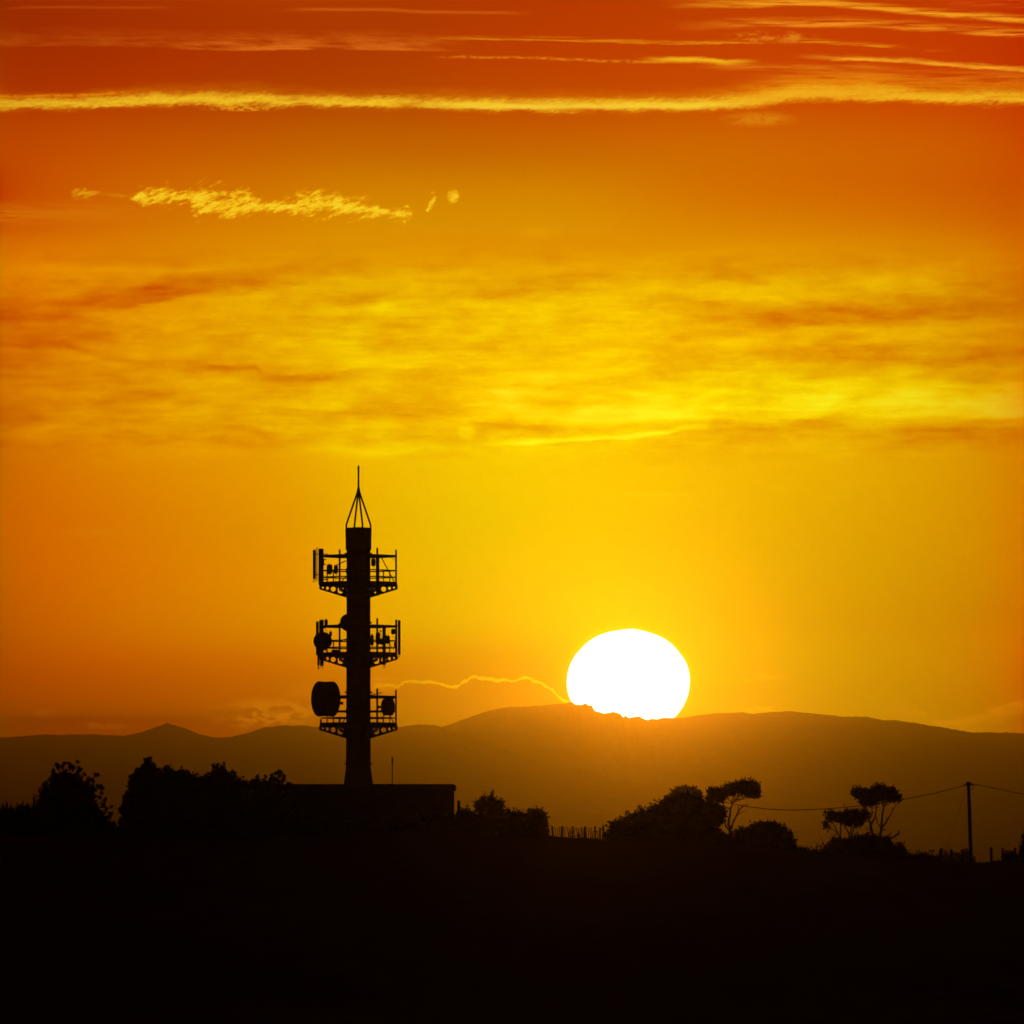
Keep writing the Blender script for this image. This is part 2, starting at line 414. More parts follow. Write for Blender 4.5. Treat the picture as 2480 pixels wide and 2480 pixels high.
def np_mesh(name, V_, nf, mat, parent=None, loc=None, core=None):
    """V_: (nf*4,3) quads; core: optional MB merged in"""
    me = bpy.data.meshes.new(name)
    vs = V_.reshape(-1, 3); fs = np.arange(len(vs)).reshape(-1, 4).tolist()
    vl = vs.tolist()
    if core is not None:
        n = len(vl); vl = vl + core.v; fs = fs + [tuple(i + n for i in f) for f in core.f]
    me.from_pydata(vl, [], fs); me.update(); me.materials.append(mat)
    o = bpy.data.objects.new(name, me); COL.objects.link(o)
    if parent is not None: o.parent = parent
    if loc is not None: o.location = loc
    return o

def tag(o, label=None, cat=None, group=None, kind=None):
    if label: o['label'] = label
    if cat: o['category'] = cat
    if group: o['group'] = group
    if kind: o['kind'] = kind
    return o
def empty(name, loc, label, cat, group=None):
    o = bpy.data.objects.new(name, None); COL.objects.link(o); o.location = loc
    o.empty_display_size = .5
    return tag(o, label, cat, group)

# ------------------------------------------------------------------ ground
RIDGE = [(-3000, 2030), (0, 2022), (280, 2018), (600, 2022), (1100, 2012), (1300, 2026), (1400, 2029), (1480, 2032), (1760, 2044),
         (1990, 2070), (2200, 2082), (2290, 2090), (2360, 2088), (2480, 2082), (6000, 2060)]
RX = np.array([(a - 1240) / F * 1000 for a, b in RIDGE]); RZ = np.array([EYE + (HROW - b - 2) / F * 968 for a, b in RIDGE])
CY = [(-2000, 0.0), (250, 0.0), (420, .06), (700, .45), (900, .9), (965, 1.0), (1035, 1.0), (1150, .7), (1500, 0.0), (2500, -.6), (4000, -1.0), (30000, -1.0)]
CYX = np.array([a for a, b in CY], float); CYZ = np.array([b for a, b in CY])
def ground_z(x, y):
    x = np.asarray(x, float); y = np.asarray(y, float)
    rz = np.interp(x, RX, RZ)
    k = np.interp(y, CYX, CYZ)
    z = rz * k
    far = np.clip((np.hypot(x, y - 1000) - 60) / 300, 0, 1)
    amp = .06 + far * .9 * (y > 700) * (y < 30000)
    near = np.clip((y - 60) / 300, 0, 1)
    z = z + near * (.07 * np.sin(x * .9 + y * .07) + .05 * np.sin(x * 2.3 + 1.3) + .03 * np.sin(x * 5.1 + y * .3))
    z = z - far * near * .4 * (1 + np.sin(x * .013 + y * .006))
    return z
ys = np.concatenate([np.linspace(-400, 250, 14), np.linspace(280, 900, 32), np.linspace(910, 1060, 76), np.linspace(1080, 1500, 22), np.geomspace(1600, 53000, 46)])
xs = np.concatenate([-np.geomspace(12000, 62, 34), np.linspace(-60, 60, 240), np.geomspace(62, 12000, 34)])
XX, YY = np.meshgrid(xs, ys)
ZZ = ground_z(XX, YY)
nv = np.stack([XX, YY, ZZ], -1).reshape(-1, 3)
nx = len(xs)
fs = [(j * nx + i, j * nx + i + 1, (j + 1) * nx + i + 1, (j + 1) * nx + i) for j in range(len(ys) - 1) for i in range(nx - 1)]
me = bpy.data.meshes.new('ground'); me.from_pydata(nv.tolist(), [], fs); me.materials.append(M['ground'])
for p in me.polygons: p.use_smooth = True
g = bpy.data.objects.new('ground', me); COL.objects.link(g); tag(g, kind='structure')

# ------------------------------------------------------------------ far hills
def hills(name, ridge, Y0, Yr, Y1, bumps, seed, extra=()):
    r = np.random.default_rng(seed)
    rp = np.array(ridge, float)
    # real width: dense along the part in view
    xs = np.concatenate([np.linspace(-11500, -2300, 70), np.arange(-2290, 2290, 1.9), np.linspace(2300, 11500, 70)])
    px = 1240 + xs / Yr * F
    row = np.interp(px, rp[:, 0], rp[:, 1])
    k = np.ones(3); k /= k.sum()
    row = np.convolve(np.pad(row, 1, 'edge'), k, 'valid')
    tree = np.zeros_like(xs)
    for o, a in ((.7, .25), (2.3, .35), (9, .3), (40, .5), (160, .6)):
        t = np.interp(px / 10 / o, np.arange(-1500, 4000), r.normal(size=5500), period=None)
        tree += t * a
    row = row - tree * bumps
    for a, b, h in extra:
        row = row - h * np.exp(-((px - a) / b) ** 4)
    zr = EYE + (HROW - row) / F * Yr
    ysr = np.concatenate([np.linspace(Y0, Yr - 200, 26), [Yr - 12, Yr, Yr + 20], np.linspace(Yr + 500, Y1, 8)])
    ks = np.where(ysr <= Yr, np.clip((ysr - Y0) / (Yr - Y0), 0, 1), 1 - np.clip((ysr - Yr) / (Y1 - Yr), 0, 1))
    ks = np.where(ysr <= Yr, ks ** 1.25, ks)
    zs = []
    for y, kk in zip(ysr, ks):
        w = 4 * kk * (1 - kk) if y < Yr else 0
        sp = (np.sin(xs * .0037 + y * .0006 + seed) * .5 + np.sin(xs * .009 - y * .0004) * .3) * w * 80
        zsm = np.interp(xs, xs[::12], zr[::12])
        zz = (zr if abs(y - Yr) < 20 else zsm - 6.0) * kk + sp - 14 * (1 - kk)
        zs.append(zz)
    XX, YY = np.meshgrid(xs, ysr)
    v = np.stack([XX, YY, np.array(zs)], -1).reshape(-1, 3)
    nx = len(xs)
    fs = [(j * nx + i, j * nx + i + 1, (j + 1) * nx + i + 1, (j + 1) * nx + i) for j in range(len(ysr) - 1) for i in range(nx - 1)]
    me = bpy.data.meshes.new(name); me.from_pydata(v.tolist(), [], fs); me.materials.append(M['hill'])
    o = bpy.data.objects.new(name, me); COL.objects.link(o); tag(o, kind='structure')
    return o
FAR = [(-4000, 1800), (-500, 1795), (0, 1800), (500, 1800), (900, 1792), (1000, 1775), (1070, 1760), (1110, 1748), (1150, 1733), (1190, 1720), (1230, 1711), (1290, 1709),
       (1350, 1705), (1368, 1704), (1378, 1700), (1386, 1701), (1392, 1706), (1404, 1708), (1412, 1706), (1418, 1703), (1424, 1708), (1429, 1709), (1434, 1707), (1436, 1716), (1443, 1724), (1452, 1725), (1463, 1729), (1474, 1726), (1487, 1724), (1500, 1727), (1505, 1732),
       (1510, 1739), (1514, 1731), (1519, 1736), (1524, 1739), (1530, 1736), (1548, 1733), (1556, 1738), (1569, 1743), (1580, 1740), (1590, 1742), (1608, 1737), (1625, 1739), (1640, 1738), (1700, 1731), (1760, 1726),
       (1800, 1724), (1825, 1729), (1870, 1725), (1920, 1723), (1980, 1728), (2040, 1736), (2100, 1737), (2140, 1745), (2170, 1743), (2230, 1754), (2300, 1764), (2360, 1774), (2410, 1773), (2480, 1776), (2800, 1800), (6000, 1830)]
hills('hills', FAR, 36000, 48000, 52500, 1.7, 5,
      extra=((1401, 3, 2),))
NEAR = [(-4000, 1800), (-600, 1790), (0, 1786), (40, 1783), (110, 1778), (160, 1780), (230, 1778), (300, 1781), (340, 1773), (370, 1763), (395, 1755), (412, 1754), (440, 1761), (480, 1777), (520, 1786),
        (560, 1784), (600, 1774), (640, 1760), (680, 1756), (740, 1757), (820, 1764), (900, 1764), (960, 1760), (1030, 1755), (1060, 1758), (1100, 1774), (1160, 1796), (1300, 1840), (1500, 1890), (1900, 1950), (2480, 1990), (6000, 2010)]
hills('hills', NEAR, 31000, 42000, 47000, 1.5, 11, extra=((404, 6, 4),))

# ------------------------------------------------------------------ haze
def haze():
    mb = MB(); x, y0, y1, z0, z1 = 12200, -500, 53500, -42, 960
    mb.box((0, (y0 + y1) / 2, (z0 + z1) / 2), (2 * x, y1 - y0, z1 - z0))
    m = bpy.data.materials.new('haze'); m.use_nodes = True
    t = m.node_tree; t.nodes.clear()
    v = t.nodes.new('ShaderNodeVolumePrincipled')
    v.inputs['Color'].default_value = (.95, .84, .3, 1)
    v.inputs['Density'].default_value = HAZE_D
    v.inputs['Anisotropy'].default_value = HAZE_G
    o = t.nodes.new('ShaderNodeOutputMaterial'); t.links.new(v.outputs[0], o.inputs['Volume'])
    ob = mb.build('haze', m); tag(ob, kind='stuff')
    ob.display_type = 'WIRE'
HAZE_D = 1.0e-5
HAZE_G = .988
haze()

# ------------------------------------------------------------------ the telecommunication tower
TD = 1000.0
MP = TD / F                       # metres per photo pixel at the tower
tbase = P(868, 1240, TD)
TX = tbase.x; TZ = float(ground_z(TX, TD)) - .1
def tz(py): return P(868, py, TD).z - TZ
def lx(px): return (px - 868) * MP
tower = empty('telecommunication_tower', (TX, TD, TZ), 'tall concrete mast tower with three antenna platforms and a four legged pointed frame on top', 'tower')
tower.rotation_euler.z = math.atan((1240 - 868) / F)
mb = MB()
mb.lathe([(0, 62 * MP), (tz(1960), 46 * MP), (tz(1900), 35.8 * MP), (tz(1856), 29.8 * MP), (tz(1480), 29 * MP), (tz(1331), 28.8 * MP)], n=48)
mb.build('shaft', M['concrete'], tower)
mb = MB()
mb.lathe([(tz(1332), 31.2 * MP), (tz(1280), 31.2 * MP), (tz(1278.5), 30 * MP), (tz(1277), 12 * MP)], n=48)
mb.build('top_drum', M['panel'], tower)
for py, r in ((1850, 32), (1341, 31.5), (1677, 31.5), (1508, 30.4)):
    mb = MB(); mb.lathe([(tz(py + 1.6), r * MP), (tz(py - 1.6), r * MP)], n=40)
    for k in range(8):
        a = math.pi / 4 * k + .1
        mb.box((math.cos(a) * r * MP, math.sin(a) * r * MP, tz(py)), (.13, .13, .13), a)
    mb.build('clamp_ring', M['steel'], tower)
# crown frame
cf = MB(); cf.lathe([(tz(1203), 5.5 * MP), (tz(1198), 6.2 * MP), (tz(1177), 1.9 * MP)], n=16)
crown_o = cf.build('finial_cone', M['steel'], tower)
for k in range(4):
    a = math.radians(18.2 + 90 * k); c, s_ = math.cos(a), math.sin(a)
    mb = MB()
    mb.tube([(c * 31 * MP, s_ * 31 * MP, tz(1300)), (c * 31 * MP, s_ * 31 * MP, tz(1271)), (c * 4 * MP, s_ * 4 * MP, tz(1196))], 2.2 * MP)
    mb.build('frame_leg', M['steel'], tower)
mb = MB(); mb.tube([(0, 0, tz(1180)), (0, 0, tz(1152)), (0, 0, tz(1128))], [2.3 * MP, 2.1 * MP, 2.4 * MP])
mb.build('lightning_rod', M['steel'], tower)

RP = 93.0
def hexp(r, k, rot=0.0):
    a = math.radians(60 * k) + rot
    return r * MP * math.cos(a), r * MP * math.sin(a)
def platform(ydeck, yout, yshaft, ytop, ring, rails, posttops, skip_top=(), braces=()):
    """hexagonal grating platform with six perforated brackets, rails and posts"""
    z0 = tz(ydeck)
    mb = MB()      # deck: hexagonal ring
    vs = []; fs = []
    for z in (z0, z0 - 4.5 * MP):
        for r in (28, RP + 1):
            vs += [(*hexp(r, k), z) for k in range(6)]
    for k in range(6):
        j = (k + 1) % 6
        fs += [(k, 6 + k, 6 + j, j), (12 + j, 18 + j, 18 + k, 12 + k), (6 + k, 18 + k, 18 + j, 6 + j)]
    mb.add(vs, fs)
    for k in range(6):    # toe board
        a = hexp(RP, k); b = hexp(RP, k + 1)
        cx, cy = (a[0] + b[0]) / 2, (a[1] + b[1]) / 2
        mb.box((cx, cy, z0 + 1.2 * MP), (math.hypot(b[0] - a[0], b[1] - a[1]) - .02, .03, 3 * MP), math.atan2(b[1] - a[1], b[0] - a[0]))
    pl = mb.build('platform', M['steel'], tower)
    # brackets: tapered plates with holes
    zt = z0 - 4.5 * MP - .003; zo = tz(yout); zs = tz(yshaft)
    for k in range(6):
        a = math.radians(60 * k)
        vs, fs = bracket_plate(28.0 * MP, (RP + 2) * MP, zt, zo, zs)
        th = .01
        V3 = []
        for sgn in (-1, 1):
            V3 += [(r * math.cos(a) - sgn * th * math.sin(a), r * math.sin(a) + sgn * th * math.cos(a), z) for r, z in vs]
        n = len(vs)
        F3 = [f for f in fs] + [tuple(i + n for i in reversed(f)) for f in fs]
        mbb = MB(); mbb.add(V3, F3)
        # flange along the lower edge
        p0 = Vector((RP * MP * math.cos(a), RP * MP * math.sin(a), zo)); p1 = Vector((28 * MP * math.cos(a), 28 * MP * math.sin(a), zs))
        mbb.tube([p0, p1], .9 * MP, 6)
        mbb.build('bracket', M['steel'], pl)
    for k in range(6):
        x, y = hexp(RP - 2, k)
        mb = MB(); mb.tube([(x, y, z0 + .002), (x, y, tz(posttops[k]))], 2.2 * MP, 8)
        mb.build('post', M['steel'], pl)
    mb = MB()
    for k in range(6):
        if k in skip_top: continue
        mb.tube([(*hexp(RP - 2, k), tz(ring)), (*hexp(RP - 2, k + 1), tz(ring))], 2.8 * MP, 6)
    for k in (0, 1, 2, 3, 4, 5):
        if k in (2, 3) and skip_top: 
            if k == 3: continue
        mb.tube([(*hexp(29, k), tz(ring - 1)), (*hexp(RP - 2, k), tz(ring))], 2.8 * MP, 6)
    mb.build('top_ring', M['steel'], pl)
    mb = MB()
    for yy in rails:
        for k in range(6):
            mb.tube([(*hexp(RP - 2, k), tz(yy)), (*hexp(RP - 2, k + 1), tz(yy))], 1.45 * MP, 6)
    for k in range(6):
        a = Vector((*hexp(RP - 2, k), 0)); b = Vector((*hexp(RP - 2, k + 1), 0))
        for t in (1 / 3, 2 / 3):
            p = a.lerp(b, t)
            mb.tube([(p.x, p.y, z0), (p.x, p.y, tz(rails[0]))], 1.35 * MP, 6)
    mb.build('handrail', M['steel'], pl)
    for a, b in braces:
        mb = MB(); mb.tube([(lx(a[0]), a[2], tz(a[1])), (lx(b[0]), b[2], tz(b[1]))], 1.2 * MP, 6)
        mb.build('brace', M['steel'], pl)
    return pl

def bracket_plate(r0, r1, zt, zo, zs):
    """plate between r0 and r1 (radial) with round holes; returns 2D verts (r,z), faces"""
    holes = []
    px = MP
    def zb(r): return zs + (zo - zs) * (r - r0) / (r1 - r0)
    segs = [(78, 93, 86, 2.4), (68, 78, 75.5, 3.9), (50, 68, 61, 6.0), (29, 50, 43.5, 8.0)]
    vs = []; fs = []
    def strip(ra, rb, hc, hr):
        # quad region with a hole: ring of quads between circle and boundary
        cx = hc; cz = (zt + zb(cx)) / 2
        if hr > 7: cz -= 0.5 * px
        n = 24; base = len(vs)
        for k in range(n):
            t = 2 * math.pi * k / n; c, s_ = math.cos(t), math.sin(t)
            vs.append((cx + hr * c, cz + hr * s_))
            # ray to the boundary
            best = 1e9
            if c > 1e-6: best = min(best, (rb - cx) / c)
            if c < -1e-6: best = min(best, (ra - cx) / c)
            if s_ > 1e-6: best = min(best, (zt - cz) / s_)
            m = (zo - zs) / (r1 - r0)
            den = s_ - m * c
            if den < -1e-6: best = min(best, (zb(cx) - cz) / den)
            vs.append((cx + best * c, cz + best * s_))
        for k in range(n):
            a = base + 2 * k; b = base + 2 * ((k + 1) % n)
            fs.append((a, a + 1, b + 1, b))
        # corner fills
        for (cr, czz) in ((ra, zt), (rb, zt), (ra, zb(ra)), (rb, zb(rb))):
            ang = math.atan2(czz - cz, cr - cx) % (2 * math.pi)
            k = int(ang / (2 * math.pi) * n) % n
            a = base + 2 * k + 1; b = base + 2 * ((k + 1) % n) + 1
            vs.append((cr, czz)); fs.append((a, len(vs) - 1, b))
    for ra, rb, hc, hr in segs:
        strip(ra * px, rb * px, hc * px, hr * px)
    i = len(vs)
    vs.extend([(93 * px, zt), (r1, zt), (r1, zo), (93 * px, zb(93 * px))]); fs.append((i, i + 1, i + 2, i + 3))
    return vs, fs

platform(1412, 1427, 1447, 1330, 1347, (1382, 1398), (1331, 1329, 1333, 1352, 1333, 1329),
         braces=(((924, 1352, -1.2), (956, 1412, -.4)), ((838, 1356, 2.0), (816, 1366, 2.3)), ((840, 1396, -2.3), (826, 1412, -2.4))))
platform(1583, 1597, 1617, 1500, 1517, (1552, 1569), (1501, 1500, 1517, 1520, 1516, 1499),
         braces=(((840, 1546, 1.9), (818, 1552, 2.3)), ((798, 1585, 0), (786, 1572, 0))))
platform(1753, 1768, 1788, 1671, 1688, (1723, 1739), (1671, 1669, 1738, 1742, 1738, 1669), skip_top=(2, 3),
         braces=(((840, 1736, -2.3), (826, 1756, -2.4)), ((944, 1734, -1.0), (955, 1753, -.3)), ((898, 1684, -1.2), (925, 1679, -2.4))))

def panel_antenna(x0, x1, y0, y1, dep, yy=0.0, cables=0, rot=0.0, pipe=None):
    mb = MB(); w = (x1 - x0) * MP; c = (x0 + x1) / 2; h = tz(y0) - tz(y1)
    z = (tz(y0) + tz(y1)) / 2
    # slightly rounded profile
    n = 10; vs = []; fs = []
    prof = [(-.5, -.35), (-.38, -.5), (.38, -.5), (.5, -.35), (.5, .35), (.38, .5), (-.38, .5), (-.5, .35)]
    for zz, sc in ((-.5, .9), (-.485, 1), (.485, 1), (.5, .9)):
        for a, b in prof:
            xx, yv = a * w * sc, b * dep * sc
            vs.append((lx(c) + xx * math.cos(rot) - yv * math.sin(rot), yy + xx * math.sin(rot) + yv * math.cos(rot), z + zz * h))
    m = len(prof)
    for i in range(3):
        for k in range(m):
            a = i * m + k; b = i * m + (k + 1) % m; fs.append((a, b, b + m, a + m))
    fs.append(tuple(range(m - 1, -1, -1))); fs.append(tuple(3 * m + k for k in range(m)))
    mb.add(vs, fs)
    o = mb.build('panel_antenna', M['panel'], tower)
    for yb in (y0 + (y1 - y0) * .15, y0 + (y1 - y0) * .85):
        mb = MB(); dirx = -1 if c > 868 else 1
        mb.box((lx(c) + dirx * w * .8, yy, tz(yb)), (w * .9 + .12, .06, .07))
        mb.build('mounting_bracket', M['steel'], o)
    if pipe is not None:
        mb = MB(); mb.tube([(lx(pipe[0]), yy, tz(pipe[1])), (lx(pipe[0]), yy, tz(pipe[2]))], 1.2 * MP, 8)
        mb.build('mounting_pipe', M['steel'], o)
    if cables:
        for k in range(cables):
            mb = MB(); xx = x0 + (x1 - x0) * (k + .5) / cables
            L = random.uniform(5, 11); sw = random.uniform(-3, 3)
            mb.tube([(lx(xx), yy, tz(y1)), (lx(xx + sw * .2), yy, tz(y1 + L * .6)), (lx(xx + sw), yy + .03, tz(y1 + L))], .55 * MP, 5)
            mb.build('cable', M['cable'], o)
    return o
def radio_unit(cx, cy, w, h, yy, fins=4):
    mb = MB(); q = .5 * w * MP; hh = .5 * h * MP
    mb.lathe([(-hh, q * .45), (-hh * .88, q * .8), (-hh * .6, q), (hh * .6, q), (hh * .88, q * .8), (hh, q * .5)], (lx(cx), yy, tz(cy)), (0, 0, 1), 12)
    for k in range(fins):
        mb.box((lx(cx - w / 2 + (k + .5) * w / fins), yy, tz(cy) + .0), (w / fins * MP * .4, w * MP * .9, (h * .78) * MP))
    mb.tube([(lx(cx - w * .25), yy, tz(cy - h / 2)), (lx(cx - w * .25), yy, tz(cy - h / 2 - 2.6))], .6 * MP, 5)
    mb.tube([(lx(cx + w * .2), yy, tz(cy - h / 2)), (lx(cx + w * .2), yy, tz(cy - h / 2 - 2))], .6 * MP, 5)
    mb.tube([(lx(cx), yy, tz(cy + h / 2)), (lx(cx + 1), yy, tz(cy + h / 2 + 5)), (lx(cx - 2), yy, tz(cy + h / 2 + 9))], .5 * MP, 5)
    return mb.build('radio_unit', M['panel'], tower)
def dish(cx, cy, yy, axis, r, drum, back, name='dish_antenna', arm=None):
    """shrouded microwave dish: axis = facing direction, r px, drum/back lengths px"""
    o = (lx(cx), yy, tz(cy)); mb = MB()
    rr = r * MP
    prof = [(-back * MP - drum * MP / 2, rr * .28), (-drum * MP / 2 - back * MP * .72, rr * .62), (-drum * MP / 2 - back * MP * .25, rr * .92), (-drum * MP / 2, rr),
            (-drum * MP / 2 + 2 * MP, rr), (-drum * MP / 2 + 2.6 * MP, rr * .975), (drum * MP / 2 - 2.6 * MP, rr * .975), (drum * MP / 2 - 2 * MP, rr), (drum * MP / 2, rr)]
    mb.lathe(prof, o, axis, 40)
    d = mb.build(name, M['panel'], tower)
    mb = MB(); mb.lathe([(drum * MP / 2 + .002, rr * .985), (drum * MP / 2 + rr * .06, rr * .8), (drum * MP / 2 + rr * .1, rr * .4), (drum * MP / 2 + rr * .11, .02)], o, axis, 40)
    mb.build('radome', M['radome'], d)
    if arm:
        mb = MB(); mb.tube([o, (lx(arm[0]), arm[2], tz(arm[1]))], 2.4 * MP, 8)
        mb.box((lx(arm[0]), arm[2], tz(arm[1])), (6 * MP, .2, 7 * MP))
        mb.build('mount_arm', M['steel'], d)
    return d
# upper platform
panel_antenna(757.5, 765, 1331.5, 1402, .16, 0.0, 3, pipe=(767.5, 1325, 1407))
panel_antenna(771, 783.5, 1329, 1417, .3, -.25, 0)
panel_antenna(781, 785, 1352, 1369, .2, .3, 0)
radio_unit(798, 1380, 14, 24, -1.5)
radio_unit(813.5, 1381, 10, 21, -2.0)
radio_unit(904, 1364, 11, 19, -2.2)
panel_antenna(910, 918.5, 1350, 1441, .25, -2.75, 2)
dish(854, 1382, 1.05, (-.5, .85, 0), 17, 8, 5)
# middle platform
panel_antenna(765, 772, 1505, 1587, .2, .15, 0, pipe=(774, 1502, 1590))
panel_antenna(775, 784, 1501, 1613, .25, -.25, 3)
panel_antenna(768.5, 774, 1560, 1612, .2, -.25, 3)
radio_unit(789.5, 1507, 8.5, 14, .2, 3)
radio_unit(800.5, 1535, 7, 12, .4, 3)
radio_unit(812, 1580, 19, 11, -1.6, 5)
dish(781.5, 1553, -.55, (-.15, -1, 0), 22, 14, 6)
dish(845, 1507, .9, (-.3, 1, 0), 21.5, 10, 6, arm=(822, 1512, 1.4))
panel_antenna(963.5, 970, 1502, 1586, .16, 0.0, 2, pipe=(961, 1500, 1590))
panel_antenna(926, 934, 1516, 1612, .25, -2.7, 3)
radio_unit(915, 1548, 11, 30, -2.2)
radio_unit(938, 1551, 12, 20, -2.5)
radio_unit(924, 1556, 10, 14, -2.5)
radio_unit(952, 1530, 10, 13, -.5, 3)
radio_unit(901, 1551, 8, 27, -.9, 2)
radio_unit(957, 1562, 6, 16, .3, 2)
# lower platform
dish(789, 1693, -.35, (-.885, -.465, 0), 43, 36, 5, arm=(828, 1703, .5))
dish(939.5, 1712.5, -.5, (.885, -.46, 0), 21, 17, 3, arm=(916, 1713, -.9))
dish(854, 1722, 1.05, (-.5, .85, 0), 17, 8, 5)
# cables along the rings
def sag(a, b, drop, n=10):
    a = Vector(a); b = Vector(b)
    return [a.lerp(b, i / n) - Vector((0, 0, drop * 4 * (i / n) * (1 - i / n))) for i in range(n + 1)]
for (x0, y0, z0), (x1, y1, z1), dr in (((785, 1347, 0), (775, 1385, 0), -.3), ((932, 1350, -1.2), (958, 1358, 0), -.12), ((783, 1392, 0), (800, 1398, -.8), .25), ((815, 1392, -1), (813, 1410, -1), -.2),
                                   ((785, 1520, 0), (795, 1548, 0), -.25), ((918, 1515, -2.4), (926, 1545, -2.4), .12), ((920, 1535, -2.4), (928, 1570, -2.4), -.15), ((944, 1560, -2.3), (957, 1569, -.2), .2),
                                   ((898, 1540, -.9), (926, 1548, -2), .05), ((920, 1722, -1), (930, 1748, -1.4), .2), ((960, 1510, 0), (956, 1548, 0), .15)):
    mb = MB(); mb.tube(sag((lx(x0), z0, tz(y0)), (lx(x1), z1, tz(y1)), dr), .5 * MP, 5)
    mb.build('cable', M['cable'], tower)
# cable runs lashed under the rings (lumpy)
for (xa, xb, yy, yv) in ((898, 930, 1349, -1.2), (930, 958, 1348, -.3), (783, 818, 1348, -1.2), (783, 840, 1518, 1.2), (900, 930, 1518, -1.0), (900, 955, 1691, -1.4)):
    mb = MB(); n = 12
    mb.tube([(lx(xa + (xb - xa) * i / n), yv, tz(yy + random.uniform(-.6, 1.8))) for i in range(n + 1)], [random.uniform(1.0, 1.9) * MP for i in range(n + 1)], 6)
    mb.build('cable_run', M['cable'], tower)

# ------------------------------------------------------------------ equipment building
BD = 985.0
bl = P(655, 1240, BD); br = P(1099, 1240, BD)
bz = float(ground_z((bl.x + br.x) / 2, BD)) - .3
zr = P(868, 1912, BD).z
bldg = empty('equipment_building', ((bl.x + br.x) / 2, BD, bz), 'low flat roofed equipment building standing in front of the tower', 'building')
cx0 = (bl.x + br.x) / 2
mb = MB(); w = br.x - bl.x
mb.box((0, 5.0, (zr - bz) / 2), (w, 10, zr - bz)); mb.build('wall', M['wall'], bldg)
rl = P(588, 1240, BD).x - cx0; rr_ = P(1103.5, 1240, BD).x - cx0
mb = MB(); zt_ = P(868, 1900.5, BD).z - bz; zb_ = zr - bz + .003
mb.box(((rl + rr_) / 2, 5.0, (zt_ + zb_) / 2), (rr_ - rl, 10.4, zt_ - zb_))
mb.box(((rl + rr_) / 2, 5.0, zt_ + .025), (rr_ - rl - .3, 10.0, .05)); mb.build('roof', M['roofing'], bldg)
for px in (597, 634):
    x = P(px, 1240, BD).x - cx0
    mb = MB(); mb.box((x, .6, (zb_) / 2), (.14, .14, zb_ - .01)); mb.build('veranda_post', M['wood'], bldg)
# whip antenna on the roof
wa = P(950, 1900, 988.0); wa.z = bz + zt_ + .05
wh = empty('whip_antenna', wa, 'thin upright whip antenna on the flat roof right of the tower', 'antenna')
h = P(950, 1833, 988).z - wa.z
mb = MB(); mb.tube([(0, 0, 0), (0, 0, h * .74)], [1.15 * MP, .95 * MP]); mb.build('mast', M['steel'], wh)
mb = MB(); mb.tube([(0, 0, h * .74), (0, 0, h * .76), (0, 0, h)], [1.4 * MP, 1.9 * MP, 1.7 * MP]); mb.build('radiator', M['panel'], wh)
# short thick post beside the building
def post_mb(h, r, lean=(0, 0), sq=False):
    mb = MB(); k = 6
    pts = [(lean[0] * i / k, lean[1] * i / k, h * i / k) for i in range(k + 1)]
    mb.tube(pts, [r * (1.05 - .1 * i / k + random.uniform(-.04, .04)) for i in range(k + 1)], 8)
    return mb
pb = P(1111, 1240, 990); zg = float(ground_z(pb.x, 990)) - .2
po = post_mb(P(1111, 1939, 990).z - zg, 4.1 * MP).build('wooden_post', M['wood'], loc=(pb.x, 990, zg))
tag(po, 'thick round wooden post standing just right of the building wall', 'post')

# ------------------------------------------------------------------ plants
def ico_core(mb, c, r, seed, sub=14):
    """lumpy ellipsoid"""
    r_ = np.random.default_rng(seed); ph = r_.uniform(0, 6.28, 8)
    vs = []; fs = []
    nu, nvv = sub * 2, sub
    for j in range(nvv + 1):
        th = math.pi * j / nvv
        for i in range(nu):
            a = 2 * math.pi * i / nu
            k = 1 + .10 * math.sin(3 * a + ph[0]) * math.sin(th * 2 + ph[1]) + .08 * math.sin(7 * a + ph[2] + th * 5) + .06 * math.sin(11 * a + ph[3]) * math.sin(th * 9 + ph[4])
            vs.append((c[0] + r[0] * k * math.sin(th) * math.cos(a), c[1] + r[1] * k * math.sin(th) * math.sin(a), c[2] + r[2] * k * math.cos(th)))
    for j in range(nvv):
        for i in range(nu):
            a = j * nu + i; b = j * nu + (i + 1) % nu
            fs.append((a, b, b + nu, a + nu))
    mb.add(vs, fs)

def leaves(cent, size, elong, r_, dirs=None):
    """diamond leaves at cent (n,3)"""
    n = len(cent)
    a = r_.normal(size=(n, 3)) if dirs is None else dirs + r_.normal(size=(n, 3)) * .35
    a /= np.linalg.norm(a, axis=1, keepdims=True) + 1e-9
    b = np.cross(a, r_.normal(size=(n, 3))); b /= np.linalg.norm(b, axis=1, keepdims=True) + 1e-9
    s = size * r_.uniform(.55, 1.45, size=(n, 1))
    L = a * s * elong; Wd = b * s
    q = np.stack([cent - L * .5, cent + Wd * .5 + L * .08, cent + L * .6, cent - Wd * .5 + L * .08], 1)
    return q.reshape(-1, 3)

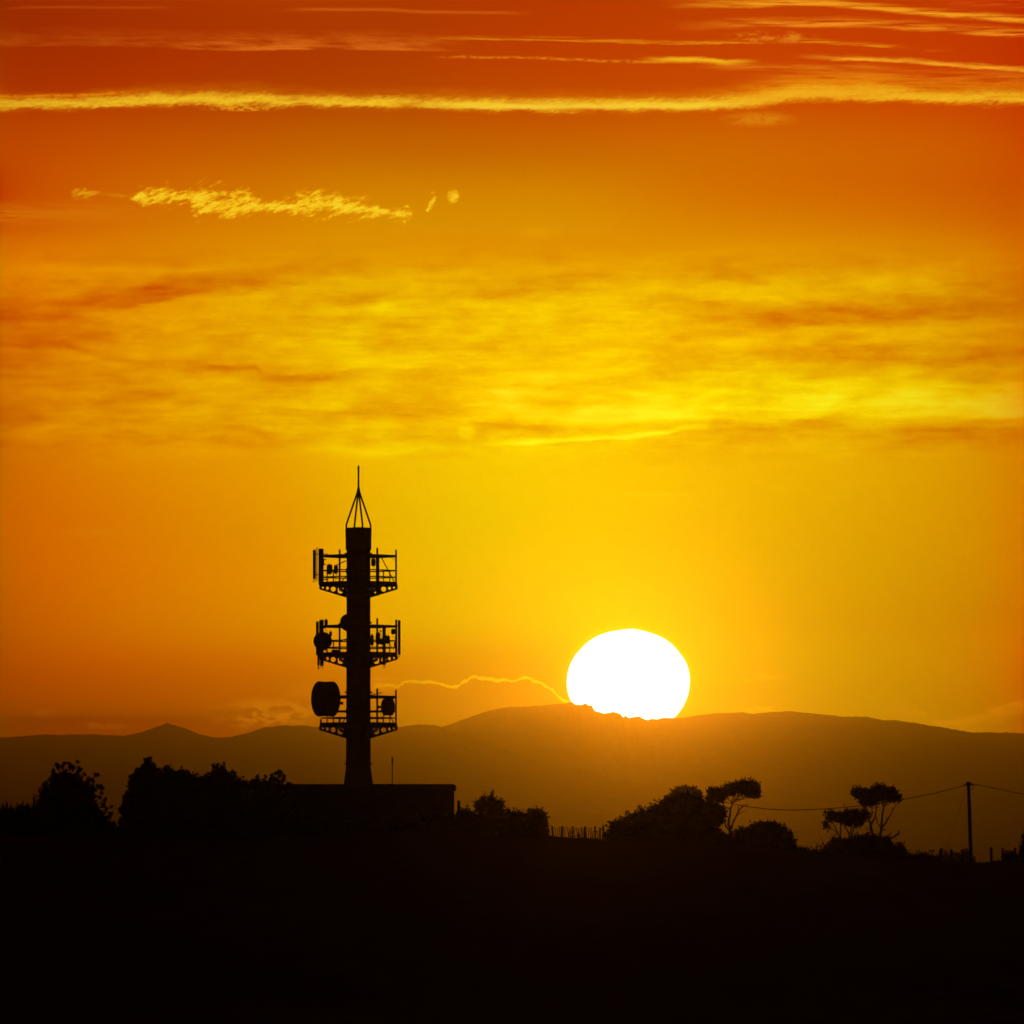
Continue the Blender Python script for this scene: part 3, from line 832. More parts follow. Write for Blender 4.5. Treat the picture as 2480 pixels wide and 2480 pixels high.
def plant(name, label, cat, d, base, blobs, style='bush', branches=(), leaf=.16, dens=1.0, mat='leaf', group=None, core=.72, shoots=0, stray=0, sprigs=()):
    """base=(px), blobs=[(px,py,rx,ry)], branches=[([(px,py)...],r0px,r1px)]; d = distance"""
    r_ = np.random.default_rng(abs(hash_str(label)))
    bx = P(base, 1240, d).x; bzz = float(ground_z(bx, d)) - .1
    group = group or {'broadleaf_tree': 'leafy trees at the left', 'umbrella_tree': 'umbrella shaped trees on the domed thicket', 'low_bush': 'low bushes along the dark crest', 'mound_bush': 'big mounded bushes by the windswept tree'}.get(name)
    o = empty(name, (bx, d, bzz), label, cat, group)
    m = d / F
    far_k = max(1.0, d / 1000)
    off = np.array([bx, d, bzz])
    qs = []; cm = MB()
    for i, (px, py, rx, ry) in enumerate(blobs):
        c = np.array(P(px, py, d + r_.uniform(-.5, .5) * rx * m * .5)) - off
        r = np.array([rx * m, min(rx, ry * 1.6) * m, ry * m])
        if core: ico_core(cm, c, r * core, i + 3, 10 if style != 'umbrella' else 8)
        area = 4 * math.pi * ((r[0] * r[1]) ** 1.6 / 3 + (r[0] * r[2]) ** 1.6 / 3 + (r[1] * r[2]) ** 1.6 / 3) ** (1 / 1.6)
        nC = int(area * 9 * dens) + 12          # clumps
        dv = r_.normal(size=(nC, 3)); dv /= np.linalg.norm(dv, axis=1, keepdims=True)
        lump = 1 + .10 * np.sin(dv[:, 0] * 9 + i) * np.sin(dv[:, 2] * 8 + 2 * i)
        rad = (r_.uniform(.62, 1.0, size=nC) ** .6) * lump
        cc = c + dv * r * rad[:, None]
        nL = {'bush': 10, 'leafy': 9, 'umbrella': 12, 'feather': 10}[style]
        spread = {'bush': .16, 'leafy': .15, 'umbrella': .13, 'feather': .16}[style] * far_k
        pts = np.repeat(cc, nL, 0) + r_.normal(size=(nC * nL, 3)) * spread
        dd = np.repeat(dv, nL, 0)
        if style == 'feather': dd = dd + np.array([0, 0, .9])
        if style == 'leafy':
            nO = int(nC * .35)
            ov = r_.normal(size=(nO, 3)); ov /= np.linalg.norm(ov, axis=1, keepdims=True)
            oc = c + ov * r * r_.uniform(.95, 1.12, size=(nO, 1)) + ov * r_.uniform(0, .22, size=(nO, 1))
            op = np.repeat(oc, 9, 0) + r_.normal(size=(nO * 9, 3)) * .07
            pts = np.concatenate([pts, op]); dd = np.concatenate([dd, np.repeat(ov, 9, 0)])
        keep = pts[:, 2] > .05
        el = {'bush': 1.4, 'leafy': 1.15, 'umbrella': 1.5, 'feather': 2.4}[style]
        qs.append(leaves(pts[keep], leaf, el, r_, None if style == 'leafy' else dd[keep]))
        # shoots standing out of the outline
        for _ in range(int(shoots * area)):
            v = r_.normal(size=3); v[2] = abs(v[2]); v /= np.linalg.norm(v)
            p0 = c + v * r * .95; tip = v * np.array([.5, .5, 1]) * r_.uniform(.15, .5) + r_.normal(size=3) * .06
            k = 5
            ps = p0 + np.outer(np.linspace(0, 1, k), tip)
            qs.append(leaves(ps + r_.normal(size=(k, 3)) * .02, leaf * .8, 2.0, r_, np.tile(tip / np.linalg.norm(tip), (k, 1))))
        # stray sprays with single leaf clumps
        for _ in range(int(stray * area)):
            v = r_.normal(size=3); v[2] = v[2] * .8 + .35; v /= np.linalg.norm(v)
            L = r_.uniform(.2, .75)
            p1 = c + v * (r * .9 + L)
            p1[2] += .1
            if p1[2] < .3: continue
            cm.tube([c + v * r * .8, (c + v * r * .8 + p1) / 2 + r_.normal(size=3) * .05, p1], [.016, .012, .008], 4)
            for t in np.linspace(.25, 1.0, 3 + int(L * 3)):
                q = (c + v * r * .8) * (1 - t) + p1 * t + r_.normal(size=3) * .07
                qs.append(leaves(q + r_.normal(size=(5, 3)) * .05, leaf * 1.25, 1.1, r_))
    for px, py, pr in sprigs:
        c = np.array(P(px, py, d + r_.uniform(-.6, .6))) - off
        nl = int(14 + pr * pr * 1.1)
        pts = c + r_.normal(size=(nl, 3)) * np.array([pr * m * .48, pr * m * .48, pr * m * .52])
        qs.append(leaves(pts, leaf * .85, 1.15, r_))
        root = np.array([c[0] * .6, c[1] * .3, c[2] - max(pr, 9) * m * 2.2])
        cm.tube([root, (root * .45 + c * .55) + r_.normal(size=3) * .04, c], [.03, .02, .012], 4)
    np_mesh('crown', np.concatenate(qs), 0, M[mat], o, core=cm)
    tm = MB()
    for pts, r0, r1 in branches:
        if style == 'umbrella': r0, r1 = r0 * 1.25, r1 * 1.35
        n = len(pts); Y = r_.uniform(-.5, .5)
        P3 = []
        for i, (px, py) in enumerate(pts):
            q = P(px, py, d) - Vector(off); q.y += Y * (i / max(n - 1, 1))
            P3.append(q)
        # subdivide with crookedness
        R3 = []; Q3 = []
        for i in range(n - 1):
            for k in range(3):
                t = k / 3; q = P3[i].lerp(P3[i + 1], t)
                if k: q += Vector(r_.normal(size=3) * (r0 * .28 * m))
                Q3.append(q); R3.append((r0 + (r1 - r0) * ((i + t) / (n - 1))) * m)
        Q3.append(P3[-1]); R3.append(r1 * m)
        tm.tube(Q3, R3, 6)
    if not branches:
        ctop = blobs[0]
        q = Vector(P(ctop[0], ctop[1], d)) - Vector(off)
        tm.tube([(0, 0, -.2), (q.x * .3, 0, q.z * .35), (q.x * .8, 0, max(q.z * .8, .3))], [.09, .07, .04], 7)
        for k in range(3):
            a = k * 2.1
            tm.tube([(q.x * .3, 0, q.z * .35), (q.x * .5 + .4 * math.cos(a), .4 * math.sin(a), q.z * .75)], [.05, .02], 5)
    tm.build('trunk', M['bark'], o)
    return o
def hash_str(s):
    h = 0
    for ch in s: h = (h * 131 + ord(ch)) % 1000003
    return h
def twigs(targets, root, r0=1.1):
    """fine branches from a root pixel to targets"""
    return [([root, ((root[0] * .45 + t[0] * .55) + random.uniform(-2, 2), root[1] * .5 + t[1] * .5 + 2), t], r0, .45) for t in targets]

# spiky flax at the left edge
def flax(name, label, cat, d, px, spikes, mat='leaf2'):
    bx = P(px, 1240, d).x; bzz = float(ground_z(bx, d)) - .1
    o = empty(name, (bx, d, bzz), label, cat, 'spiky flax plants')
    mb = MB(); off = Vector((bx, d, bzz))
    for (x0, x1, y1) in spikes:
        a = P(x0, 2030, d) - off; a.z = .1; b = P(x1, y1, d) - off
        a.y = random.uniform(-.3, .3); b.y = random.uniform(-.8, .8)
        m_ = a.lerp(b, .55); w_ = random.uniform(.09, .14)
        vs = [a + Vector((-w_ * .5, 0, 0)), a + Vector((w_ * .5, .02, 0)), m_ + Vector((w_, .02, 0)), b, m_ + Vector((-w_, 0, 0)), m_ + Vector((0, .05, 0))]
        mb.add(vs, [(0, 1, 2, 5), (0, 5, 4), (5, 2, 3), (5, 3, 4)])
    mb.build('leaf_blade', M[mat], o)
    mb = MB(); mb.lathe([(0, .5), (.3, .45), (.6, .2)], n=14); mb.build('root_clump', M['bark'], o)
    return o
fl = []
for x, y in ((-14, 1950), (-4, 1946), (4, 1938), (9, 1944), (16, 1934), (19, 1941), (27, 1941), (30, 1946), (24, 1952), (36, 1952), (45, 1953), (12, 1952), (33, 1958), (1, 1955), (40, 1962), (-8, 1962)):
    for k in range(3):
        fl.append((18 + (x - 18) * .35 + random.uniform(-7, 7), x + random.uniform(-3, 3) * k, y + k * random.uniform(0, 9)))
flax('flax_plant', 'spiky flax plant with upright blades at the left edge', 'plant', 980, 18, fl)
flax('flax_plant', 'short spiky flax plant leaning left of the tall loose tree', 'plant', 982, 92,
     [(92 + random.uniform(-8, 8), x, y) for x, y in ((80, 1915), (83, 1920), (97, 1914), (99, 1920), (90, 1925), (86, 1930), (94, 1930), (78, 1935), (103, 1932))])
plant('low_bush', 'low bush between the flax plants at the left edge', 'bush', 985, 65, [(30, 1990, 45, 26), (62, 1972, 24, 22), (75, 1995, 36, 34), (0, 1985, 30, 24)], leaf=.13)
plant('broadleaf_tree', 'loose broad leafed tree with gaps in its crown at the far left', 'tree', 985, 172,
      [(170, 1930, 46, 36), (148, 1905, 22, 26), (176, 1902, 20, 24), (205, 1930, 26, 28), (140, 1955, 42, 40), (205, 1975, 38, 38), (168, 1990, 76, 40), (118, 1935, 18, 26), (228, 1990, 26, 24)],
      'leafy', leaf=.19, stray=.25, core=.6, dens=.9,
      sprigs=((156, 1849, 4), (150, 1856, 3), (139, 1856, 7), (129, 1867, 4), (134, 1878, 8), (168, 1851, 4), (176, 1860, 6), (188, 1845, 3), (159, 1872, 9), (192, 1865, 6), (203, 1874, 3), (188, 1882, 7), (217, 1887, 4), (212, 1896, 6),
              (232, 1878, 4), (237, 1876, 3), (226, 1892, 4), (246, 1907, 6), (237, 1905, 4), (228, 1912, 5), (254, 1937, 3.5), (242, 1932, 3.5), (250, 1950, 5), (257, 1959, 4), (270, 1954, 2.5), (268, 1972, 6), (262, 1980, 5), (272, 1995, 6), (246, 1921, 3),
              (110, 1900, 8), (123, 1886, 6), (128, 1895, 7), (240, 1968, 6), (252, 1990, 8), (105, 1915, 5), (170, 1888, 8), (146, 1890, 8)),
      branches=[([(172, 2025), (172, 1970), (168, 1900)], 5, 2), ([(172, 1975), (200, 1930), (212, 1880)], 3, 1), ([(170, 1975), (145, 1920), (142, 1860)], 3, 1)])
plant('broadleaf_tree', 'tall peaked leafy tree left of the rounded dark hedge', 'tree', 986, 350,
      [(352, 1905, 28, 34), (355, 1872, 14, 20), (333, 1900, 16, 22), (372, 1892, 14, 20), (326, 1942, 20, 28), (350, 1970, 52, 46), (322, 1975, 20, 26), (380, 1960, 40, 60), (345, 1885, 14, 20)],
      'leafy', leaf=.19, stray=.25, core=.6,
      sprigs=((353, 1841, 5), (362, 1838, 5), (357, 1850, 8), (346, 1858, 6), (371, 1854, 6), (375, 1864, 7), (386, 1864, 5), (366, 1868, 8), (330, 1871, 7), (340, 1872, 5), (326, 1882, 6), (315, 1901, 6), (320, 1910, 6), (308, 1919, 2.5),
              (301, 1930, 4.5), (307, 1936, 4), (316, 1925, 5), (295, 1956, 4), (290, 1963, 4), (300, 1968, 6), (308, 1955, 4), (292, 1990, 7), (384, 1878, 6)),
      branches=[([(350, 2025), (350, 1960), (354, 1860)], 5, 1.5), ([(350, 1975), (325, 1930), (316, 1905)], 3, 1)])
plant('hedge_bush', 'rounded dark bush between the peaked tree and the next tree', 'bush', 984, 440,
      [(415, 1905, 26, 40), (405, 1872, 9, 10), (440, 1915, 42, 44), (445, 1895, 22, 25), (476, 1908, 18, 27), (440, 1970, 75, 55), (418, 1885, 14, 18)], leaf=.14, core=.85, sprigs=((402, 1858, 5), (410, 1864, 6), (413, 1871, 7), (397, 1866, 3), (442, 1873, 7), (471, 1880, 5), (487, 1886, 5)))
plant('broadleaf_tree', 'broad leafy tree overhanging the left end of the roof', 'tree', 983, 535,
      [(530, 1910, 38, 34), (530, 1888, 18, 20), (556, 1898, 20, 20), (508, 1900, 18, 18), (540, 1955, 64, 50), (585, 1910, 14, 16), (545, 2000, 80, 36)],
      'leafy', leaf=.17, stray=.2, core=.75, sprigs=((516, 1855, 4), (525, 1858, 6), (536, 1859, 6), (543, 1849, 2.5), (531, 1868, 8), (518, 1870, 6), (544, 1870, 6), (563, 1869, 4), (567, 1877, 4), (554, 1876, 6), (580, 1892, 6), (592, 1898, 5), (498, 1882, 5), (505, 1874, 4)),
      branches=[([(535, 2025), (535, 1960), (528, 1880)], 5, 1.5)])
plant('broadleaf_tree', 'sparse leafy tree showing just above the roof left of the tower', 'tree', 981, 655,
      [(655, 1906, 34, 8), (620, 1906, 14, 8), (645, 1935, 38, 28), (650, 1985, 80, 46), (600, 1965, 26, 26)],
      'leafy', leaf=.17, stray=.2, core=.5, dens=.8, sprigs=((609, 1894, 5), (617, 1890, 4), (623, 1880, 4), (625, 1892, 7), (643, 1881, 3), (641, 1893, 6), (659, 1877, 5), (658, 1888, 7), (668, 1874, 3), (676, 1870, 6), (677, 1880, 5), (672, 1890, 7), (687, 1880, 4), (687, 1890, 6), (698, 1897, 4), (650, 1897, 6), (706, 1899, 3)),
      branches=[([(650, 2025), (652, 1950), (665, 1880)], 4, 1), ([(650, 1960), (625, 1920), (620, 1885)], 2.5, .8)])
# undergrowth along the left part of the ridge
for lab, d, px, bl_ in (('low dark undergrowth at the foot of the far left tree', 979, 60, [(0, 2022, 50, 22), (60, 2020, 50, 22), (120, 2022, 50, 22), (180, 2022, 50, 22)]),
                        ('low dark undergrowth below the tree that overhangs the roof', 979, 520, [(400, 2020, 50, 24), (460, 2022, 50, 24), (520, 2020, 50, 28), (580, 2018, 50, 28), (640, 2018, 50, 26), (690, 2018, 40, 26)]),
                        ('low dark undergrowth in the gap left of the peaked tree', 979, 282, [(282, 2022, 44, 20), (250, 2018, 30, 30), (312, 2022, 26, 24)]),
                        ('low dark undergrowth along the foot of the building', 978, 800, [(740, 2010, 70, 26), (830, 2014, 70, 24), (930, 2012, 70, 28), (1030, 2008, 66, 32), (1090, 2005, 32, 30)])):
    plant('low_bush', lab, 'bush', d, px, bl_, leaf=.14, core=.85)
plant('low_bush', 'leafy bush against the thick post right of the building', 'bush', 984, 1132,
      [(1128, 1985, 20, 22), (1144, 1988, 20, 20), (1120, 1998, 30, 26), (1160, 2000, 26, 24), (1126, 1972, 8, 8), (1142, 1974, 9, 8)], 'leafy', leaf=.13, stray=.6, core=.6,
      branches=[([(1132, 2015), (1132, 1985)], 2, 1), ([(1135, 1985), (1126, 1960)], .8, .4), ([(1140, 1975), (1125, 1959)], .6, .4)])
plant('spiky_tree', 'small spiky topped tree right of the building', 'tree', 987, 1190,
      [(1192, 1972, 24, 18), (1189, 1950, 11, 14), (1160, 1953, 9, 11), (1207, 1953, 11, 11), (1172, 1941, 7, 9), (1195, 1995, 34, 26)],
      'leafy', leaf=.12, shoots=2.0, core=.55, dens=1.2,
      sprigs=((1191, 1926, 7), (1194, 1917, 3.5), (1189, 1937, 9), (1170, 1932, 5), (1156, 1945, 6), (1158, 1957, 7), (1212, 1939, 6), (1215, 1950, 6), (1205, 1945, 6), (1171, 1971, 4), (1203, 1963, 8), (1178, 1943, 6), (1166, 1964, 4)),
      branches=[([(1190, 2018), (1190, 1960), (1194, 1912)], 3, .6), ([(1188, 1965), (1175, 1935), (1172, 1916)], 1.5, .4), ([(1160, 1950), (1146, 1943), (1140, 1940)], .7, .35),
                ([(1210, 1950), (1222, 1942), (1232, 1938)], .7, .35), ([(1194, 1940), (1203, 1926)], .7, .3), ([(1192, 1925), (1195, 1908)], 1.0, .4), ([(1171, 1932), (1173, 1915)], .8, .35), ([(1156, 1945), (1144, 1938)], .7, .35), ([(1213, 1940), (1217, 1930)], .7, .3)])
plant('low_bush', 'dark bush between the spiky tree and the leaning fence', 'bush', 985, 1245,
      [(1245, 1985, 26, 20), (1232, 1982, 20, 16), (1262, 1985, 14, 14), (1245, 2005, 48, 26)], leaf=.13, shoots=.8, core=.8)
plant('low_bush', 'rounded bush at the left end of the leaning fence', 'bush', 984, 1298,
      [(1296, 1982, 20, 20), (1307, 1985, 16, 18), (1285, 1992, 18, 20), (1300, 2002, 24, 22), (1316, 1992, 7, 10), (1292, 2015, 34, 18)], leaf=.13, shoots=.8, core=.8)
plant('mound_bush', 'large dark mound of bushes sloping up to the windswept tree', 'bush', 986, 1640,
      [(1505, 2008, 26, 20), (1535, 1998, 34, 26), (1575, 1988, 40, 32), (1615, 1975, 38, 36), (1655, 1968, 44, 44), (1690, 1968, 32, 40), (1722, 1972, 32, 26), (1740, 1974, 17, 16), (1640, 2010, 90, 36), (1560, 2022, 70, 22), (1480, 2024, 18, 12), (1720, 2018, 26, 14), (1742, 2034, 22, 14), (1690, 2000, 40, 30), (1728, 1962, 14, 12), (1690, 2042, 60, 16), (1620, 2040, 60, 16)],
      leaf=.15, shoots=.35, core=.82, dens=1.0)
plant('feathery_tree', 'pale feathery treetop showing behind the large mound of bushes', 'tree', 2300, 1660,
      [(1655, 1930, 26, 18), (1668, 1925, 18, 14), (1640, 1935, 16, 14), (1626, 1940, 10, 14), (1680, 1928, 14, 12), (1655, 1960, 36, 26)], 'feather', leaf=.30, shoots=.4, core=.5, dens=.25, mat='leaf2')
plant('windswept_tree', 'windswept tree with a flat crown and bare forked trunk', 'tree', 988, 1770,
      [(1728, 1930, 14, 8), (1748, 1922, 18, 9), (1768, 1913, 18, 10), (1788, 1906, 22, 11), (1808, 1903, 20, 11), (1822, 1905, 14, 10), (1832, 1914, 7, 9), (1812, 1920, 14, 6), (1828, 1925, 10, 3.5), (1740, 1934, 16, 6), (1722, 1917, 6, 6)],
      'umbrella', leaf=.11, core=.35, dens=1.7, shoots=2.2,
      branches=[([(1770, 2050), (1769, 2030), (1768, 2012), (1765, 2005)], 3.4, 2.8), ([(1767, 2010), (1759, 2002), (1753, 1988), (1748, 1975)], 2, 1),
                ([(1766, 2008), (1765, 1990), (1768, 1968), (1773, 1950), (1773, 1938), (1782, 1925)], 2.7, .8), ([(1768, 1958), (1758, 1955), (1752, 1950), (1752, 1932)], 1.4, .6),
                ([(1771, 2008), (1776, 1990), (1787, 1968), (1796, 1956), (1812, 1947)], 2.1, .6), ([(1788, 1966), (1789, 1950)], 1.1, .5), ([(1783, 1976), (1795, 1968), (1806, 1963)], .9, .4),
                ([(1794, 1957), (1800, 1948)], .8, .4), ([(1756, 1980), (1758, 1970), (1754, 1958)], .9, .4)]
      + twigs([(1760, 1925), (1800, 1915), (1815, 1922), (1790, 1915)], (1773, 1945), .9) + twigs([(1745, 1932), (1735, 1937), (1758, 1925)], (1752, 1940), .8) + twigs([(1805, 1928), (1820, 1928), (1795, 1922)], (1780, 1938), .7))
plant('mound_bush', 'rounded feathery bush just right of the windswept tree', 'bush', 984, 1855,
      [(1855, 2030, 46, 32), (1830, 2020, 22, 20), (1850, 2015, 30, 19), (1878, 2018, 26, 20), (1895, 2032, 24, 24), (1908, 2050, 16, 26), (1820, 2028, 30, 20), (1795, 2032, 22, 14), (1800, 2018, 16, 8), (1850, 2058, 84, 30)],
      leaf=.14, shoots=1.2, core=.85)
plant('low_bush', 'small low bush in the dip left of the twin umbrella trees', 'bush', 985, 1942, [(1942, 2072, 17, 14), (1950, 2068, 9, 11), (1930, 2078, 18, 16)], leaf=.12, core=.8, shoots=.5)
plant('low_bush', 'low ragged bush against the left foot of the domed thicket', 'bush', 985, 1975, [(1972, 2075, 18, 12), (1962, 2070, 8, 7), (1988, 2074, 18, 14)], leaf=.12, core=.7, shoots=.8)
plant('domed_thicket', 'smooth domed thicket under the two umbrella shaped trees', 'bush', 983, 2085,
      [(2100, 2055, 55, 30), (2070, 2056, 52, 25), (2125, 2054, 38, 26), (2035, 2060, 34, 23), (2015, 2070, 26, 18), (2145, 2064, 20, 24), (2085, 2080, 85, 26), (2022, 2038, 7, 8)], leaf=.11, core=.93, dens=1.4)
plant('umbrella_tree', 'smaller umbrella shaped tree on the left side of the domed thicket', 'tree', 986, 2055,
      [(2009, 1974, 10, 9), (2016, 1980, 10, 6), (2032, 1978, 14, 9), (2055, 1978, 22, 14), (2080, 1976, 20, 11), (2094, 1974, 9, 9), (2050, 1990, 14, 8), (2068, 1988, 16, 8), (2001, 1999, 5, 4), (2080, 1993, 8, 6)],
      'umbrella', leaf=.10, core=.5, dens=1.7, shoots=1.5,
      branches=[([(2036, 2040), (2035, 2020), (2036, 2002), (2036, 1990)], 1.8, .9), ([(2034, 2030), (2026, 2012), (2016, 1992), (2010, 1980)], 1.4, .6), ([(2030, 2020), (2018, 2010), (2008, 2003), (2003, 2000)], .9, .4),
                ([(2060, 2038), (2057, 2020), (2052, 2008), (2044, 1995)], 2.2, .8), ([(2061, 2034), (2066, 2010), (2072, 1995)], 2.0, .8), ([(2068, 2022), (2078, 2014)], 1.0, .5), ([(2058, 2018), (2062, 2000), (2058, 1990)], 1.4, .7), ([(2069, 2030), (2078, 2018), (2074, 2008)], 1.0, .4)])
plant('umbrella_tree', 'taller umbrella shaped tree with several bare stems above the domed thicket', 'tree', 987, 2120,
      [(2080, 1921, 13, 9), (2095, 1923, 16, 10), (2092, 1938, 9, 11), (2112, 1928, 20, 12), (2130, 1918, 24, 12), (2150, 1922, 22, 12), (2168, 1931, 14, 9), (2140, 1930, 28, 9), (2105, 1940, 16, 6), (2128, 1907, 12, 4), (2074, 1917, 7, 6)],
      'umbrella', leaf=.10, core=.5, dens=1.7, shoots=1.5,
      branches=[([(2114, 2040), (2113, 2020), (2108, 2000), (2102, 1980), (2098, 1962), (2093, 1945)], 2.8, 1.0), ([(2109, 1998), (2118, 1982), (2122, 1965), (2121, 1945)], 1.8, .8), ([(2128, 2035), (2134, 2012), (2136, 1985), (2139, 1960), (2140, 1942)], 2.6, 1.3),
                ([(2136, 2004), (2150, 1985), (2160, 1968), (2170, 1948)], 1.8, .6), ([(2148, 1988), (2146, 1979)], 1.0, .5), ([(2104, 1985), (2112, 1970), (2112, 1948)], 1.2, .6), ([(2133, 2006), (2124, 1992), (2121, 1975)], 1.3, .7),
                ([(2101, 1990), (2092, 1986), (2084, 1988)], 1.0, .5), ([(2110, 2010), (2100, 2008), (2094, 2003)], 1.1, .5), ([(2140, 1955), (2150, 1948)], 1.1, .6), ([(2135, 2010), (2147, 2008)], 1.2, .5),
                ([(2160, 1968), (2163, 1955)], .7, .4), ([(2171, 1950), (2180, 1938)], .5, .3), ([(2125, 2028), (2140, 2030), (2152, 2024), (2158, 2016)], 1.5, .9), ([(2130, 2036), (2150, 2030), (2166, 2027), (2176, 2018), (2178, 2011)], 2.0, 1.2),
                ([(2107, 2030), (2106, 2012)], 1.2, .6), ([(2100, 2030), (2099, 2016)], 1.6, 1.6), ([(2172, 2022), (2178, 2020)], 1.0, .5)]
      + twigs([(2085, 1935), (2100, 1940), (2088, 1942)], (2096, 1958), .9) + twigs([(2130, 1938), (2115, 1940)], (2122, 1960), .8) + twigs([(2150, 1938), (2160, 1940), (2132, 1936)], (2140, 1952), .9))
# dead branch beside the dome
db = P(2002, 1240, 983); dbz = float(ground_z(db.x, 983))
off = Vector((db.x, 983, dbz)); mb = MB()
for pts, r0, r1 in (([(2006, 2068), (1998, 2054), (1988, 2049), (1979, 2044)], 1.6, .8), ([(2002, 2060), (1996, 2046), (1990, 2032)], 1.3, .5), ([(1988, 2049), (1976, 2042), (1973, 2037)], .7, .4), ([(1991, 2036), (1985, 2027)], .5, .35)):
    Q = [P(a, b, 983) - off for a, b in pts]; n = len(Q)
    mb.tube(Q, [(r0 + (r1 - r0) * i / (n - 1)) * MP for i in range(n)], 6)
do = mb.build('dead_branch', M['bark'], loc=off); tag(do, 'bare forked dead branch poking out left of the domed thicket', 'branch')
plant('low_bush', 'small round bush touching the right side of the domed thicket', 'bush', 984, 2182, [(2181, 2058, 15, 14), (2175, 2060, 11, 14), (2182, 2075, 18, 18)], leaf=.11, core=.85)
plant('low_bush', 'flat hedge of low scrub between the thicket and the wire fence', 'bush', 984, 2230, [(2215, 2080, 26, 10), (2238, 2080, 20, 9), (2262, 2090, 26, 8), (2205, 2088, 30, 10)], leaf=.11, core=.85)
plant('distant_shrub', 'faint reddish shrub behind the fence posts left of the utility pole', 'shrub', 2600, 2300,
      [(2262, 2084, 16, 10), (2287, 2074, 6, 12), (2300, 2084, 20, 9), (2322, 2078, 12, 10), (2340, 2072, 10, 12), (2285, 2092, 50, 10), (2335, 2090, 26, 12)], 'leafy', leaf=.36, core=.6, dens=.2, mat='leaf2', stray=.05)
plant('low_bush', 'ragged bush between the two right hand fence posts', 'bush', 984, 2444, [(2444, 2080, 11, 11), (2437, 2073, 4, 7), (2449, 2074, 4, 6), (2465, 2086, 16, 8)], leaf=.11, core=.75, shoots=1.2)
plant('spiky_tree', 'ragged dark shrub cut off by the right edge', 'tree', 984, 2492, [(2492, 2050, 14, 32), (2484, 2040, 6, 9), (2480, 2060, 8, 12), (2488, 2024, 6, 10), (2490, 2080, 20, 18)], 'leafy', leaf=.13, core=.6, stray=.5)

# ------------------------------------------------------------------ leaning batten fence (middle)
fz = P(1390, 1240, 992)
fence = empty('batten_fence', (fz.x, 992, float(ground_z(fz.x, 992))), 'old wooden fence of thin leaning battens and thicker posts between two bush clumps', 'fence')
fo = Vector(fence.location)
for px, top, r, ln in ((1337, 2001, 2.6, -3), (1361, 2001, 2.8, -1), (1387, 2001, 2.2, 1), (1417, 2002, 3.0, -.5), (1441, 2001, 2.2, 0), (1453, 2005, 2.4, -.5), (1461, 1998, 2.8, -1)):
    b = P(px - ln, 2036, 992) - fo; t = P(px, top, 992) - fo
    mb = MB(); k = 4
    mb.tube([b.lerp(t, i / k) for i in range(k + 1)], [r * MP * random.uniform(.9, 1.08) for i in range(k + 1)], 8)
    mb.build('post', M['wood'], fence)
for px, top, ln in ((1308, 2006, -6), (1313, 2004, -6), (1318, 2004, -6), (1321, 2004, -5), (1326, 2003, -6), (1330, 2010, 5), (1344, 2004, -5), (1349, 2004, -5), (1354, 2002, -5), (1366, 2003, -4), (1374, 2003, -5), (1378, 2004, -6),
                    (1383, 2008, 4), (1393, 2004, 3), (1396, 2004, -5), (1401, 2005, -5), (1407, 2003, -3), (1408, 2003, -5), (1413, 2008, -2), (1424, 2006, -3), (1428, 2003, -4), (1432, 2003, -3), (1436, 2014, 0), (1447, 2012, -2), (1390, 2012, 6), (1380, 2010, 5), (1402, 2014, 4)):
    b = P(px - ln, 2036, 992.4) - fo; t = P(px, top, 992.4 + random.uniform(-.1, .1)) - fo
    mb = MB(); mb.tube([b, b.lerp(t, .5), t], [1.15 * MP, 1.0 * MP, .8 * MP], 5); mb.build('batten', M['wood'], fence)
for a, b_, c_, d_ in ((1380, 2026, 1407, 2022), (1398, 2016, 1403, 2030), (1436, 2014, 1448, 2014)):
    mb = MB(); mb.tube([P(a, b_, 992.2) - fo, P(c_, d_, 992.2) - fo], 1.6 * MP, 6); mb.build('broken_rail', M['wood'], fence)

# ------------------------------------------------------------------ wire fence (right)
wp = P(2368, 1240, 990)
wf = empty('wire_fence', (wp.x, 990, float(ground_z(wp.x, 990))), 'farm fence of spaced wooden posts running behind the utility pole', 'fence')
wo_ = Vector(wf.location)
for px, top, r in ((2278, 2057, 3.7), (2304, 2057, 3.8), (2331, 2058, 3.5), (2400, 2052, 3.3), (2428, 2053, 2.5), (2458, 2053, 3.4)):
    b = P(px + random.uniform(-1, 1), 2098, 990) - wo_; t = P(px, top, 990) - wo_
    mb = MB(); k = 4; mb.tube([b.lerp(t, i / k) for i in range(k + 1)], [r * MP * random.uniform(.92, 1.08) for i in range(k + 1)], 8)
    mb.build('post', M['wood'], wf)
for py in (2064, 2074):
    mb = MB(); mb.tube([P(x, py + .004 * abs(x - 2368) * 0, 990) - wo_ for x in (2278, 2331, 2400, 2458)], .006, 5); mb.build('wire', M['steel'], wf)

# ------------------------------------------------------------------ utility pole and lines
UD = 975.0
ub = P(2350, 1240, UD); ugz = float(ground_z(ub.x, UD)) - .3
pole = empty('utility_pole', (ub.x, UD, ugz), 'wooden utility pole carrying the power line at the right', 'pole')
uo = Vector((ub.x, UD, ugz)); um = UD / F
b = P(2352, 2100, UD) - uo; b.z = 0; t = P(2345.5, 1896, UD) - uo
mb = MB(); k = 10; mb.tube([b.lerp(t, i / k) for i in range(k + 1)], [(4.9 - 1.0 * i / k + random.uniform(-.1, .1)) * um for i in range(k + 1)], 10)
mb.build('shaft', M['wood'], pole)
mb = MB(); mb.lathe([(t.z - 8 * um, 4.6 * um), (t.z - 5 * um, 5.9 * um), (t.z + 1 * um, 5.9 * um), (t.z + 2.5 * um, 5.2 * um)], (t.x, t.y, 0), n=14); mb.build('cap', M['steel'], pole)
